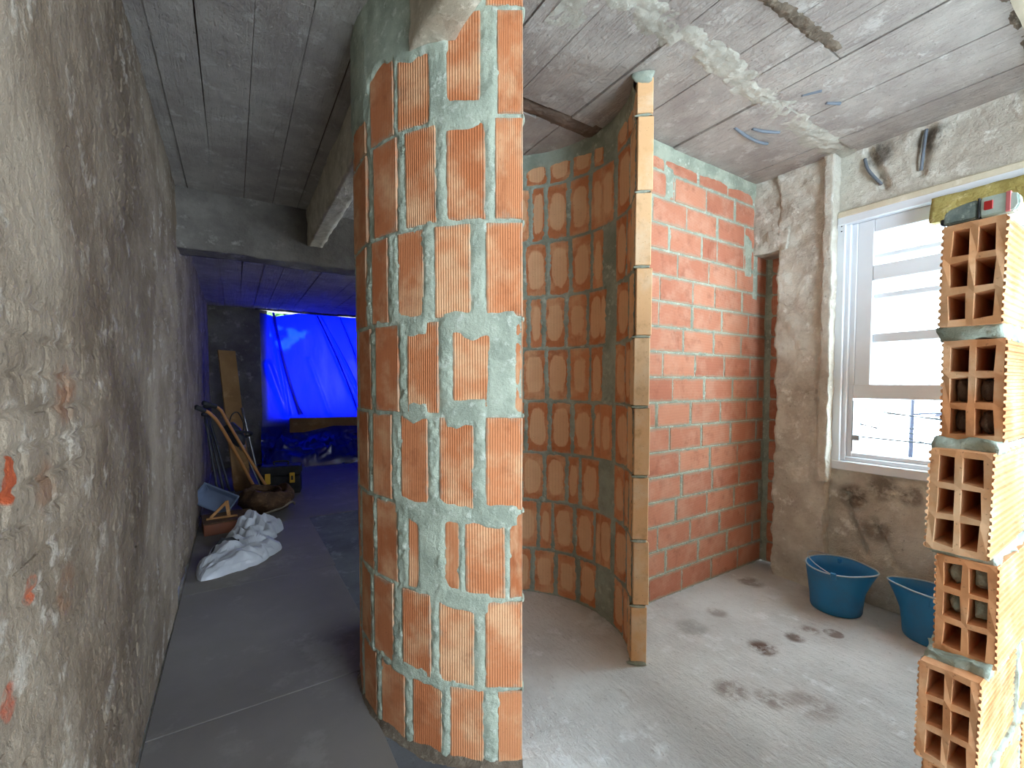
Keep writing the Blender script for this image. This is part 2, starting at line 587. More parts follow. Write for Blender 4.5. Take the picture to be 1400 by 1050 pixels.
link('dark_strip', box_mesh('dark_strip', (0.40, 0.60, -0.01), (0.79, 1.80, 0.0065)), FLOOR_DARK, floor)  # darker screed strip along the foot of the round wall
fd = link('dark_strip', box_mesh('dark_strip', (0.50, 2.45, -0.01), (3.2, 4.6, 0.0065)), FLOOR_DARK, floor)  # darker screed area beside the corridor panels
for (v0, v1, u0, u1) in ((-0.30, 0.44, 0.70, 1.996), (-0.30, 0.575, 2.0, 3.28), (-0.30, 0.585, 3.284, 4.60), (-0.30, 1.55, 4.604, 5.94), (1.554, 3.2, 4.604, 5.94),
                         (-0.30, 1.55, 5.945, 8.0), (1.554, 3.2, 5.945, 8.0)):
    me = box_mesh('floor_panel', (v0, u0, 0.0), (v1, u1, 0.012), 0.002)
    link('floor_panel', me, PANEL, floor)

# ceiling: slab with the marks of the shuttering boards, each board its own strip
ceiling = link('ceiling', box_mesh('ceiling_slab', (-0.5, -2.5, CEIL + 0.015), (3.6, 8.3, CEIL + 0.25)), CONC_BROWN)
tag(ceiling, 'board-marked raw concrete ceiling with white grout ridges', 'ceiling', kind='structure')
unit = box_mesh('shutter_board', (-0.5, -0.5, -0.5), (0.5, 0.5, 0.5))
unit.materials.append(CONC)


def board(v0, v1, u0, u1, z):
    th = CEIL + 0.03 - z
    o = link('shutter_board', unit, None, ceiling, ((v0 + v1) / 2, (u0 + u1) / 2, z + th / 2), (0, rng.uniform(-0.008, 0.008), rng.uniform(-0.003, 0.003)), (v1 - v0, u1 - u0, th))
    return o


v = -0.42
while v < 3.4:
    w = rng.uniform(0.15, 0.215)
    gap = rng.choice((0.003, 0.004, 0.007))
    for (u0, u1) in ((-2.4, 0.42),) + (((0.42, 0.873), (0.878, 1.155)) if v < 2.1 else ((0.42, 1.155),)) + ( (1.165, 1.80), (1.90 if 1.0 < v < 1.8 else 1.802, 3.9)):
        zz = CEIL + rng.uniform(-0.006, 0.006)
        board(v, v + w - gap, u0, u1, zz)
    board(v, v + w - gap, 4.05, 8.05, 2.475 + rng.uniform(-0.005, 0.005))
    v += w


def ceiling_ridge(name, m, u0, v0, v1, width, amp, seed, skew=0.0, z=CEIL):
    a, b = np.arange(v0, v1, 0.012), np.linspace(-1, 1, 22)
    A, B = np.meshgrid(a, b, indexing='ij')
    Q = np.stack([A, u0 + skew * (A - v0) + B * width / 2, np.zeros_like(A)], -1)
    edge = 1 - np.abs(B) ** 2
    nn = fbm(Q, 16, 5, seed) + 1.0 * fbm(Q, 60, 3, seed + 9)
    Q[..., 2] = z + 0.012 - edge * 0.016 - np.clip(nn + 0.12, -0.3, 1) * amp * edge
    Q[..., 1] += 0.3 * width * fbm(Q, 6, 3, seed + 4) * B
    return link(name, quad_mesh(name, Q.reshape(-1, 3), grid_quads(len(a), len(b))[:, ::-1]), m, ceiling)


ceiling_ridge('grout_ridge', LIMEPATCH, 1.125, 0.95, 3.16, 0.20, 0.010, 1, 0.045)
ceiling_ridge('grout_ridge', LIMEPATCH, 1.30, 1.02, 1.16, 0.30, 0.007, 2)
ceiling_ridge('rubble_seam', RUBBLE, 0.90, 1.30, 2.15, 0.065, 0.012, 5, -0.05)
ceiling_ridge('rubble_seam', CONC_BROWN, 1.855, 1.10, 1.74, 0.13, 0.006, 6)
ceiling_ridge('rubble_seam', RUBBLE, 0.425, 2.20, 3.1, 0.05, 0.020, 8)
# dropped plaster band beyond the last boards
link('plaster_band', rough_box('plaster_band', (1.35, 0.02, 2.655), (3.15, 0.415, 2.72), 0.04, 0.006, 9, 4), PLASTER_SMOOTH, ceiling)
# broken conduit stubs cast into the ceiling
for pts in (((2.30, 1.40, 2.678), (2.42, 1.405, 2.670), (2.53, 1.40, 2.668), (2.61, 1.39, 2.676)), ((2.39, 1.355, 2.678), (2.46, 1.33, 2.671), (2.55, 1.295, 2.677)),
            ((2.317, 1.079, 2.679), (2.356, 1.009, 2.675)), ((2.48, 1.043, 2.679), (2.54, 1.005, 2.675))):
    link('conduit_stub', tube_mesh('conduit_stub', smooth_path(pts), 0.008, 8), CONDUIT, ceiling)

# far wall with the opening the tarpaulin covers
bm = bmesh.new()
for lo, hi in (((-0.6, 8.0, 0), (0.46, 8.2, 2.7)), ((2.05, 8.0, 0), (3.6, 8.2, 2.7)), ((0.46, 8.0, 0), (2.05, 8.2, 0.74)), ((0.46, 8.0, 2.465), (2.05, 8.2, 2.7))):
    add_box(bm, lo, hi)
wf = link('wall_far', bm_mesh('wall_far', bm), CONC_FAR)
tag(wf, 'dusty grey rendered end wall round the tarpaulin opening', 'wall', kind='structure')
link('lintel', rough_box('lintel', (0.3, 7.9, 2.455), (3.2, 8.0, 2.62), 0.05, 0.012, 7, 12), CONC_FAR, wf)

# side walls that close the rooms
wb_mesh = bmesh.new()
for lo, hi in (((-0.6, -2.5, 0), (BACK[0], -2.3, 2.75)), ((BACK[1], -2.5, 0), (3.6, -2.3, 2.75)), ((BACK[0], -2.5, 0), (BACK[1], -2.3, BACK[2])), ((BACK[0], -2.5, BACK[3]), (BACK[1], -2.3, 2.75))):
    add_box(wb_mesh, lo, hi)
wb = link('wall_back', bm_mesh('wall_back', wb_mesh), CONC_FAR)
tag(wb, 'concrete wall behind the viewer with a window opening', 'wall', kind='structure')
bm = bmesh.new()
for lo, hi in (((3.30, 1.80, 0), (3.5, 2.3, 2.75)), ((3.30, 3.3, 0), (3.5, 8.1, 2.75)), ((3.30, 2.3, 0), (3.5, 3.3, 1.2)), ((3.30, 2.3, 2.0), (3.5, 3.3, 2.75))):
    add_box(bm, lo, hi)
wr = link('wall_beyond', bm_mesh('wall_beyond', bm), CONC_FAR)
tag(wr, 'grey side wall of the far room with its window opening', 'wall', kind='structure')


# ---- relief of mortar round bricks on a developed wall (s along, z up)
def relief(S, Z, bricks, seed, base=0.002, slope=0.42, noise=0.007, nscale=26, patches=(), recess=-0.013):
    sd = np.full(S.shape, 1.0)
    for (s0, s1, z0, z1) in bricks:
        m = (S > s0 - 0.09) & (S < s1 + 0.09) & (Z > z0 - 0.09) & (Z < z1 + 0.09)
        if not m.any():
            continue
        s, z = S[m], Z[m]
        dx = np.maximum(s0 - s, s - s1)
        dz = np.maximum(z0 - z, z - z1)
        d = np.where((dx > 0) & (dz > 0), np.hypot(np.maximum(dx, 0), np.maximum(dz, 0)), np.maximum(dx, dz))
        sd[m] = np.minimum(sd[m], d)
    q = np.stack([S, Z, np.zeros_like(S)], -1)
    big = fbm(q, 5.5, 3, seed + 50)
    hgt = base + slope * np.clip(sd, -0.06, 0.012) + noise * (fbm(q, nscale, 4, seed) + 0.9 * big) + 0.004 * fbm(q, 70, 3, seed + 8) * (sd > -0.02)
    for (a0, a1, z0, z1, extra) in patches:
        wob = 0.03 * fbm(q, 14, 3, seed + 70)
        k = np.clip(1 - np.maximum(np.maximum(a0 - S, S - a1), np.maximum(z0 - Z, Z - z1) + wob) / 0.03, 0, 1)
        k = k * k * (3 - 2 * k)
        hgt = np.maximum(hgt, hgt * (1 - k) + k * (extra + 0.002 * fbm(q, 20, 3, seed + 90)))
    return np.maximum(hgt, recess)


# ---- left wall: limewashed old bricks showing through the coat
wl = link('wall_left', box_mesh('wall_left', (-0.6, -2.5, 0), (-0.335, 8.1, 2.75)), LIME)
tag(wl, 'long limewashed old brick wall with orange chips, beside the corridor', 'wall', kind='structure')
LB = []
zc, row = 0.0, 0
while zc < CEIL:
    u = 0.80 - (0.115 if row % 2 else 0.0) + rng.uniform(-0.03, 0.03)
    while u < 8.0:
        L = rng.choice((0.215, 0.22, 0.225, 0.108))
        LB.append((u, u + L, zc + 0.004, min(zc + 0.058, CEIL), rng.uniform(-0.002, 0.0045)))
        u += L + 0.012
    zc += 0.066
    row += 1
us = np.concatenate([np.arange(0.75, 2.2, 0.0065), np.arange(2.2, 3.6, 0.011), np.arange(3.6, 8.05, 0.026)])
zs = np.arange(0.0, CEIL + 0.02, 0.0075)
S, Z = np.meshgrid(us, zs, indexing='ij')
Q = np.stack([S, Z, 0 * S], -1)
sunk = fbm(Q, 2.2, 3, 90)
hgt = 0.0015 + 0.006 * fbm(Q, 7, 5, 40) + 0.004 * np.abs(fbm(Q, 22, 4, 41)) - 0.007 * np.clip(fbm(Q, 3.0, 4, 44), 0, 1) + 0.02 * fbm(Q, 1.1, 2, 48)
bowl = -0.020 * np.clip((fbm(Q * np.array([1.0, 0.28, 1.0]), 2.4, 3, 47) - 0.25) * 2, 0, 1)
joint = np.full(S.shape, 1.0)
for (a, b, c, d, e) in LB:
    if a > 4.2:
        continue
    i0, i1 = np.searchsorted(us, (a - 0.02, b + 0.02))
    k0, k1 = np.searchsorted(zs, (c - 0.02, d + 0.02))
    s, z = S[i0:i1, k0:k1], Z[i0:i1, k0:k1]
    dd = np.maximum(np.maximum(a - s, s - b), np.maximum(c - z, z - d))
    joint[i0:i1, k0:k1] = np.minimum(joint[i0:i1, k0:k1], dd)
hgt -= 0.009 * np.clip((joint + 0.004 + 0.006 * fbm(Q, 30, 2, 61)) / 0.008, 0, 1) * np.clip(0.45 + 1.8 * fbm(Q, 2.4, 3, 60), 0, 1)
hgt -= 0.016 * np.clip(fbm(Q, 17, 3, 63) - 0.36, 0, 0.6) + 0.010 * np.clip(fbm(Q * np.array([1, 2.2, 1]), 30, 2, 64) - 0.42, 0, 1)
hgt += 0.0022 * fbm(Q, 60, 3, 65)
X = -0.309 + hgt + bowl
link('limewash_coat', quad_mesh('limewash_coat', np.stack([X, S, Z], -1).reshape(-1, 3), grid_quads(len(us), len(zs))), LIME, wl)
lb_mesh = box_mesh('old_brick', (-0.020, -0.11, -0.027), (0.0, 0.11, 0.027), 0.006, 2)
lb_mesh.materials.append(LIME)
near = [b for b in LB if 0.93 < b[1] and b[0] < 2.6]
near = sorted(near, key=lambda b: b[0])[:298]
for (a, b, c, d, e) in near:
    big = 0.02 * float(fbm(np.array([[(a + b) / 2, (c + d) / 2, 0.0]]), 1.1, 2, 48)[0])
    link('old_brick', lb_mesh, None, wl, (-0.309 + big + e - 0.0035, (a + b) / 2, (c + d) / 2), (0, rng.uniform(-0.03, 0.03), rng.uniform(-0.012, 0.012)), (1, (b - a) / 0.22, (d - c) / 0.054))

# ---- curved brick wall (the round shower wall): one ring of bricks on end, R_IN .. R_OUT
CX, CY, R_IN, R_OUT = 1.11, 1.80, 0.61, 0.68
ZJ = [0.0, 0.275, 0.58, 0.878, 1.196, 1.514, 1.826, 2.157, 2.49, 2.68]
T0, T1 = -44.0, 242.6
OUTER = {8: [(232.6, 242.6), (218.6, 229.5), (205, 215)],
         7: [(235.7, 242.6), (219.6, 231.2), (205.0, 217.5), (190.9, 203.1), (173.0, 187.7)],
         6: [(235.1, 242.6), (221.4, 232.4), (207.7, 218.2), (192.8, 204.4), (171.5, 188.7)],
         5: [(232.6, 242.6), (217.7, 228.3), (204.4, 213.9), (190.9, 199.7), (174.0, 186.6)],
         4: [(238.7, 242.6), (223.0, 233.8), (208.0, 218.7), (192.8, 204.4), (178.0, 189.3)],
         3: [(232.4, 242.6), (218.7, 228.9), (205.0, 214.8), (190.4, 200.8), (175.8, 186.6)],
         2: [(239.1, 242.6), (226.4, 237.7), (220.3, 224.5), (207.7, 217.5), (192.3, 203.1), (178.9, 189.9)],
         1: [(232.2, 242.6), (218.2, 228.9), (205.0, 215.6), (189.8, 200.8), (176.5, 186.7)],
         0: [(235.7, 242.6), (221.6, 231.6), (208.8, 219.1), (194.2, 205.6), (180.0, 191.0)]}
wc = empty('curved_brick_wall', (0, 0, 0))
tag(wc, 'tall round wall of upright combed orange bricks with wide grey mortar joints', 'wall', kind='structure')
ring_mesh = box_mesh('brick', (-0.0615, -0.035, -0.15), (0.0615, 0.035, 0.15), 0.003)
ring_mesh.materials.append(BRICK_OUT)
end_mesh = box_mesh('end_brick', (-0.0615, -0.035, -0.15), (0.0615, 0.035, 0.15), 0.003)
end_mesh.materials.append(BRICK_END)
RING = []
SH = lambda t: -0.028 * (max(0.0, -t) / 44.0) ** 1.4     # the free end curls in a little
SHV = lambda t: -0.028 * (np.maximum(0.0, -np.degrees(t)) / 44.0) ** 1.4
rm = (R_IN + R_OUT) / 2
for c in range(9):
    z0, z1 = ZJ[c] + (0.004 if c == 0 else 0.006), ZJ[c + 1] - 0.006
    if c == 8:
        z1 = CEIL - 0.03
    lst = list(OUTER[c])
    lo = min(a for a, b in lst) - 3.2
    # bricks of the hidden back and of the concave side, down to the mortar strip near the free end
    while lo > 2.5:
        w = 12.7 if rng.random() > 0.08 else 7.0
        lst.append((max(lo - w, -1.2), lo))
        lo -= w + 1.3
    half = c % 2
    lst.append((-27.5 if half else -23.5, -13.0 if half else -12.6))
    if half:
        lst.append((-9.6, 0.2) if c in (1, 3, 7) else (-4.0, 1.5))
    lst.append((T0, -29.0 if half else -33.8))
    if not half:
        lst.append((-32.6, -24.7))
    for a, b in lst:
        if b - a < 1.5:
            continue
        mid = math.radians((a + b) / 2)
        wd = 2 * R_OUT * math.sin(math.radians(b - a) / 2) if a > 150 else 2 * rm * math.sin(math.radians(b - a) / 2)
        rr = rm + (R_OUT - 0.0015 - (R_OUT * math.cos(math.radians(b - a) / 2))) * (0.12 if a > 150 else 0.0) + rng.uniform(-0.0015, 0.0015) + SH((a + b) / 2)
        at_end = abs(a - T0) < 0.01
        o = link('brick', end_mesh if at_end else ring_mesh, None, wc, (CX + rr * math.cos(mid), CY + rr * math.sin(mid), (z0 + z1) / 2),
                 (rng.uniform(-0.006, 0.006), rng.uniform(-0.008, 0.008), mid - H), (wd / 0.123, 1.0, (z1 - z0) / 0.30))
        RING.append((a, b, z0, z1))
# mortar: outer and inner skins as one shell
zs = np.arange(0.0, CEIL + 0.004, 0.006)
th_out = np.radians(np.concatenate([np.arange(T0 + 0.8, 160, 3.0), np.arange(160, T1 - 0.3, 0.45), [T1 - 0.3]]))
S, Z = np.meshgrid(th_out, zs, indexing='ij')
bo = [(math.radians(a) * R_OUT, math.radians(b) * R_OUT, c, d) for a, b, c, d in RING]
pt = [(math.radians(t0) * R_OUT, math.radians(t1) * R_OUT, z0, z1, e) for t0, t1, z0, z1, e in (
    (160, 189.5, 2.38, 2.70, 0.012), (188, 205, 2.42, 2.70, 0.010), (204, 212, 2.47, 2.70, 0.010), (205, 221, 2.40, 2.47, 0.010), (217.0, 221.0, 2.17, 2.42, 0.006), (160, 187, 2.30, 2.42, 0.009),
    (221, 233, 2.145, 2.205, 0.007), (205, 214, 1.475, 1.52, 0.006), (222, 239, 1.465, 1.525, 0.007), (234, 239.5, 1.22, 1.50, 0.005), (222, 231, 1.175, 1.235, 0.006), (207, 214, 1.19, 1.235, 0.005),
    (212, 217, 0.60, 0.86, 0.005), (219, 240, 0.845, 0.885, 0.006), (203, 222, 0.84, 0.89, 0.004), (216, 232, 0.555, 0.595, 0.005), (201, 218, 0.265, 0.295, 0.005))]
hh = relief(S * R_OUT, Z, bo, 5, base=0.0005, slope=0.35, noise=0.0055, nscale=30, patches=pt)
Ro = R_OUT - 0.001 + hh + SHV(S)
Po = np.stack([CX + Ro * np.cos(S), CY + Ro * np.sin(S), Z], -1)
link('mortar_skin', quad_mesh('mortar_skin', Po.reshape(-1, 3), grid_quads(len(th_out), len(zs))), MORTAR, wc)
th_in = np.radians(np.concatenate([np.arange(T0 + 0.8, 80, 0.5), np.arange(80, T1 - 1, 3.0), [T1 - 0.3]]))
S, Z = np.meshgrid(th_in, zs, indexing='ij')
bi = [(math.radians(a) * R_IN, math.radians(b) * R_IN, c, d) for a, b, c, d in RING]
hh = relief(S * R_IN, Z, bi, 25, base=0.001, slope=0.40, noise=0.004, nscale=34,
            patches=[(math.radians(-60) * R_IN, math.radians(90) * R_IN, 2.615, 2.70, 0.010)])
Ri = R_IN + 0.001 - hh + SHV(S)
Pi = np.stack([CX + Ri * np.cos(S), CY + Ri * np.sin(S), Z], -1)
link('mortar_skin', quad_mesh('mortar_skin', Pi.reshape(-1, 3), grid_quads(len(th_in), len(zs))[:, ::-1]), MORTAR_DARK, wc)
# dirt and mortar droppings banked along the foot of the outer face
ta, tb = np.radians(np.arange(165, 243, 0.7)), np.linspace(0, 1, 14)
S, B = np.meshgrid(ta, tb, indexing='ij')
Q = np.stack([S * R_OUT, B * 0.1, 0 * S], -1)
wd = 0.035 + 0.025 * fbm(np.stack([S * R_OUT, 0 * S, 0 * S], -1), 9, 3, 210)
Rf = R_OUT - 0.008 + B * wd
Zf = (1 - B) ** 1.6 * (0.040 + 0.018 * fbm(Q, 20, 3, 211)) + 0.006 * np.abs(fbm(Q, 70, 2, 212)) + 0.004
link('mortar_droppings', quad_mesh('mortar_droppings', np.stack([CX + Rf * np.cos(S), CY + Rf * np.sin(S), Zf], -1).reshape(-1, 3), grid_quads(len(ta), len(tb))[:, ::-1]), RUBBLE, wc)
# solid mortar core between the skins
core_v, core_f = [], []
tc = np.radians(np.arange(T0 + 0.6, T1 - 0.2, 3.0).tolist() + [T1 - 0.4])
for t in tc:
    for r_, z_ in ((R_IN + 0.012, 0), (R_OUT - 0.012, 0), (R_OUT - 0.012, CEIL), (R_IN + 0.012, CEIL)):
        r_ += SH(math.degrees(t))
        core_v.append((CX + r_ * math.cos(t), CY + r_ * math.sin(t), z_))
for i in range(len(tc) - 1):
    for k in range(4):
        core_f.append((i * 4 + k, (i + 1) * 4 + k, (i + 1) * 4 + (k + 1) % 4, i * 4 + (k + 1) % 4))
core_f += [(0, 1, 2, 3), tuple(len(core_v) - 1 - k for k in range(4))]
link('mortar_core', mesh_from('mortar_core', core_v, core_f), MORTAR, wc)


def blob(name, centre, size, seed, m, parent, axis=None, n=14):
    bm = bmesh.new()
    bmesh.ops.create_icosphere(bm, subdivisions=3, radius=1.0)
    co = np.array([v.co[:] for v in bm.verts])
    d = 1 + 0.35 * fbm(co, 1.8, 3, seed)
    for v, k in zip(bm.verts, d):
        v.co = Vector((v.co.x * size[0] * k, v.co.y * size[1] * k, v.co.z * size[2] * k))
    return link(name, bm_mesh(name, bm, True), m, parent, centre, axis)


# squeezed-out mortar at the two free ends
for c in range(1, 9):
    t = math.radians(T1)
    blob('mortar_squeeze', (CX + (R_OUT - 0.03) * math.cos(t), CY + (R_OUT - 0.03) * math.sin(t), ZJ[c] - 0.001), (0.008, 0.036, 0.007 + 0.004 * rng.random()), c, MORTAR, wc, (0, 0, t - H))
    t, rm = math.radians(T0), (R_IN + R_OUT) / 2 + SH(T0)
    blob('mortar_squeeze', (CX + rm * math.cos(t), CY + rm * math.sin(t), ZJ[c] - 0.001), (0.007, 0.037, 0.0065), c + 20, MORTAR, wc, (0, 0, t - H))
t = math.radians(T0)
blob('mortar_squeeze', (CX + rm * math.cos(t), CY + rm * math.sin(t), 2.66), (0.012, 0.046, 0.035), 77, MORTAR_DARK, wc, (0, 0, t - H))
blob('mortar_squeeze', (CX + rm * math.cos(t), CY + rm * math.sin(t), 0.006), (0.014, 0.042, 0.012), 78, MORTAR, wc, (0, 0, t - H))

# ---- flat brick wall behind it, with the short return in the recess
wm = empty('wall_middle')
tag(wm, 'flat red brick wall in running bond behind the round wall', 'wall', kind='structure')
flat_mesh = box_mesh('brick', (-0.07, -0.035, -0.15), (0.07, 0.035, 0.15), 0.003)
flat_mesh.materials.append(BRICK_FLAT)
FB = []
NC = 18
ch = CEIL / NC
offs = [0.02, 0.17, 0.24, 0.09, 0.20, 0.05, 0.15, 0.28, 0.12, 0.22, 0.04, 0.18, 0.26, 0.10, 0.19, 0.01, 0.13, 0.23]
for c in range(NC):
    z0, z1 = c * ch + 0.005, (c + 1) * ch - 0.005
    v = 1.75 - offs[c]
    while v < 3.26:
        L = 0.30 if rng.random() > 0.1 else rng.choice((0.15, 0.22))
        a, b = max(v, 1.762), min(v + L, 3.262)
        if b - a > 0.04 and b > 1.80:
            if not (c == NC - 1):
                FB.append((a, b, z0, z1))
            else:
                FB.append((a, b, z0, z1 - 0.05))
        v += L + rng.choice((0.008, 0.012, 0.02))
for a, b, z0, z1 in FB:
    link('brick', flat_mesh, None, wm, ((a + b) / 2, FLATU + 0.035 + rng.uniform(-0.002, 0.002), (z0 + z1) / 2), (rng.uniform(-0.008, 0.008), H, 0), ((z1 - z0) / 0.14, 1, (b - a) / 0.30))
vs = np.arange(1.75, 3.29, 0.007)
zs = np.arange(0, CEIL + 0.005, 0.006)
S, Z = np.meshgrid(vs, zs, indexing='ij')
hh = relief(S, Z, FB, 60, base=0.0, slope=0.5, noise=0.0045, nscale=30, patches=[(1.6, 3.3, 2.615, 2.7, 0.014), (3.10, 3.14, 1.9, 2.65, 0.004), (3.0, 3.06, 2.05, 2.30, 0.005), (2.16, 2.21, 2.40, 2.56, 0.005)])
link('mortar_skin', quad_mesh('mortar_skin', np.stack([S, FLATU + 0.001 - hh, Z], -1).reshape(-1, 3), grid_quads(len(vs), len(zs))[:, :]), MORTAR, wm)
link('backing', box_mesh('backing', (1.76, FLATU + 0.02, 0), (3.4, FLATU + 0.07, 2.70)), MORTAR, wm)
RB = []
for c in range(15):
    z0, z1 = c * ch + 0.005, (c + 1) * ch - 0.005
    cut = 1.60 if c % 2 else 1.50
    RB += [(1.40, cut, z0, z1), (cut + 0.012, FLATU - 0.012, z0, z1)]
for a, b, z0, z1 in RB:
    link('brick', flat_mesh, None, wm, (3.275 + 0.035, (a + b) / 2, (z0 + z1) / 2), (0, 0, H), ((b - a) / 0.14, 1, (z1 - z0) / 0.30))
vs = np.arange(1.40, FLATU + 0.01, 0.008)
S, Z = np.meshgrid(vs, zs, indexing='ij')
hh = relief(S, Z, RB, 66, base=0.0, slope=0.5, noise=0.0045, nscale=30, patches=[(FLATU - 0.03, 1.8, 0, 2.7, 0.004)])
link('mortar_skin', quad_mesh('mortar_skin', np.stack([3.276 - hh, S, Z], -1).reshape(-1, 3), grid_quads(len(vs), len(zs))), MORTAR, wm)

# ---- window wall: plastered, with the concrete column on its left
WU0, WU1, WZ0, WZ1 = -0.22, 1.235, 0.775, 2.315
us = np.arange(-2.35, 1.45, 0.0155)
zs = np.arange(0, CEIL + 0.02, 0.0155)
S, Z = np.meshgrid(us, zs, indexing='ij')
Q = np.stack([0 * S, S, Z], -1)
dep = 0.016 * fbm(Q, 3.5, 5, 70) + 0.006 * fbm(Q, 24, 4, 71)
# chases hacked into the plaster below and above the window
for (a, b, z0, z1, w, d) in ((1.17, 1.05, 0.62, 0.28, 0.022, 0.035), (1.20, 1.08, 0.64, 0.60, 0.025, 0.03), (1.00, 0.90, 0.47, 0.25, 0.016, 0.025), (1.10, 1.02, 2.66, 2.43, 0.03, 0.03), (0.84, 0.86, 2.66, 2.44, 0.035, 0.03),
                             (1.02, 0.82, 0.72, 0.66, 0.014, 0.018)):
    t = np.clip(((S - a) * (b - a) + (Z - z0) * (z1 - z0)) / ((b - a) ** 2 + (z1 - z0) ** 2), 0, 1)
    dd = np.hypot(S - (a + t * (b - a)), Z - (z0 + t * (z1 - z0))) + 0.012 * fbm(Q, 18, 3, 75)
    dep -= d * np.clip(1 - dd / w, 0, 1)
quads = grid_quads(len(us), len(zs))
cen = np.stack([S, Z], -1).reshape(-1, 2)[quads].mean(axis=1)
keep = ~((cen[:, 0] > -1.9) & (cen[:, 0] < -1.3) & (cen[:, 1] > 1.0) & (cen[:, 1] < 2.2))
keep &= ~((cen[:, 0] > WU0 + 0.01) & (cen[:, 0] < WU1 - 0.01) & (cen[:, 1] > WZ0 + 0.01) & (cen[:, 1] < WZ1 - 0.01))
ww = link('wall_right', quad_mesh('wall_right', np.stack([RW - dep, S, Z], -1).reshape(-1, 3), quads[keep]), PLASTER)
tag(ww, 'hacked old plaster wall holding the white window', 'wall', kind='structure')
bm = bmesh.new()
for lo, hi in (((RW + 0.06, -2.5, 0), (3.42, -1.9, 2.75)), ((RW + 0.06, -1.3, 0), (3.42, WU0, 2.75)), ((RW + 0.06, -1.9, 0), (3.42, -1.3, 1.0)), ((RW + 0.06, -1.9, 2.2), (3.42, -1.3, 2.75)), ((RW + 0.06, WU1, 0), (3.42, 1.45, 2.75)), ((RW + 0.06, WU0, 0), (3.42, WU1, WZ0)), ((RW + 0.06, WU0, WZ1), (3.42, WU1, 2.75))):
    add_box(bm, lo, hi)
link('masonry', bm_mesh('masonry', bm), PLASTER, ww)
link('column', rough_box('column', (3.085, 1.245, -0.02), (3.30, 1.555, 2.70), 0.012, 0.026, 9, 21, 6), PLASTER, ww)
link('recess_lintel', rough_box('recess_lintel', (3.09, 1.50, 2.20), (3.35, 1.735, 2.70), 0.012, 0.022, 10, 24, 6), PLASTER, ww)
link('plaster_roll', rough_box('plaster_roll', (3.06, 1.235, 0.70), (3.16, 1.285, 2.70), 0.014, 0.012, 14, 28, 4), PLASTER, ww)
for pts in (((3.155, 1.115, 2.62), (3.14, 1.09, 2.54), (3.15, 1.03, 2.44)), ((3.155, 0.845, 2.66), (3.142, 0.85, 2.55), (3.15, 0.86, 2.45))):
    link('conduit_stub', tube_mesh('conduit_stub', smooth_path(pts), 0.008, 8), CONDUIT, ww)
link('yellow_render', rough_box('yellow_render', (3.085, -0.10, 2.14), (3.155, 0.80, 2.262), 0.015, 0.014, 12, 61, 4), FOAM, ww)

# ---- beams
b1 = link('beam_crossing', rough_box('beam_crossing', (-0.36, 3.87, 2.262), (2.2, 4.10, 2.72), 0.03, 0.020, 7, 33, 5), CONC_FAR)
tag(b1, 'heavy rough concrete beam crossing the dark corridor', 'beam', kind='structure')
b2 = link('beam_rib', rough_box('beam_rib', (0.515, 0.30, 2.405), (0.625, 3.90, 2.70), 0.022, 0.016, 9, 37, 5), rough_mat('pale_concrete', lin(206, 198, 180), lin(172, 164, 146), lin(216, 210, 194), scale=6, fine=60, bump=0.8, dist=0.012))
tag(b2, 'narrow pale concrete rib running along the ceiling into the round wall', 'beam', kind='structure')

# ---------------------------------------------------------------- the white window
win = empty('window_1', (RW, 1.235, WZ0))
tag(win, 'white framed sash window with many rails, behind the brick pier', 'window', kind='structure')


def wbox(name, u0, u1, z0, z1, x0, x1, m=PVC, bev=0.004):
    lo = (x0 - RW, u0 - 1.235, z0 - WZ0)
    hi = (x1 - RW, u1 - 1.235, z1 - WZ0)
    c = [(a + b) / 2 for a, b in zip(lo, hi)]
    s = [b - a for a, b in zip(lo, hi)]
    me = box_mesh(name, [-k / 2 for k in s], [k / 2 for k in s], bev)
    return link(name, me, m, win, c)


wbox('frame_jamb', 1.195, 1.240, 0.78, 2.316, 3.135, 3.24)
wbox('frame_jamb', -0.22, -0.18, 0.78, 2.30, 3.135, 3.24)
wbox('frame_head', -0.22, 1.236, 2.262, 2.312, 3.132, 3.24)
wbox('frame_sill', -0.22, 1.236, 0.776, 0.830, 3.130, 3.24)
wbox('frame_bead', 1.172, 1.197, 0.83, 2.262, 3.155, 3.24)
wbox('frame_bead', -0.18, 1.197, 0.828, 0.856, 3.160, 3.24)
wbox('frame_track', 1.145, 1.174, 0.856, 2.262, 3.175, 3.24)
wbox('frame_track', -0.18, 1.174, 0.856, 0.882, 3.182, 3.24)
wbox('sash_stile', 1.066, 1.146, 1.222, 2.262, 3.180, 3.225)
wbox('sash_stile', -0.18, -0.10, 1.222, 2.262, 3.180, 3.225)
wbox('sash_head', -0.10, 1.066, 2.185, 2.262, 3.180, 3.225)
wbox('sash_rail', -0.10, 1.066, 1.905, 1.995, 3.176, 3.225)
wbox('meeting_rail', -0.18, 1.146, 1.212, 1.298, 3.170, 3.235)
wbox('glazing_bar', -0.10, 1.066, 2.036, 2.064, 3.205, 3.228)
wbox('glazing_bar', -0.10, 1.066, 1.800, 1.832, 3.205, 3.228)
wbox('glazing_bar', -0.10, 1.066, 1.543, 1.598, 3.200, 3.228)
for z0, z1 in ((2.064, 2.185), (1.995, 2.036), (1.832, 1.905), (1.598, 1.800), (1.298, 1.543)):
    wbox('pane', -0.10, 1.066, z0, z1, 3.213, 3.216, GLASS, 0)
wbox('lower_pane', -0.18, 1.145, 0.882, 1.212, 3.228, 3.231, GLASS, 0)
wbox('latch', 1.105, 1.146, 0.958, 0.992, 3.165, 3.190, PVC_SHADE)
wbox('latch_bar', 1.140, 1.147, 0.890, 1.20, 3.170, 3.176, PVC_SHADE, 0.001)
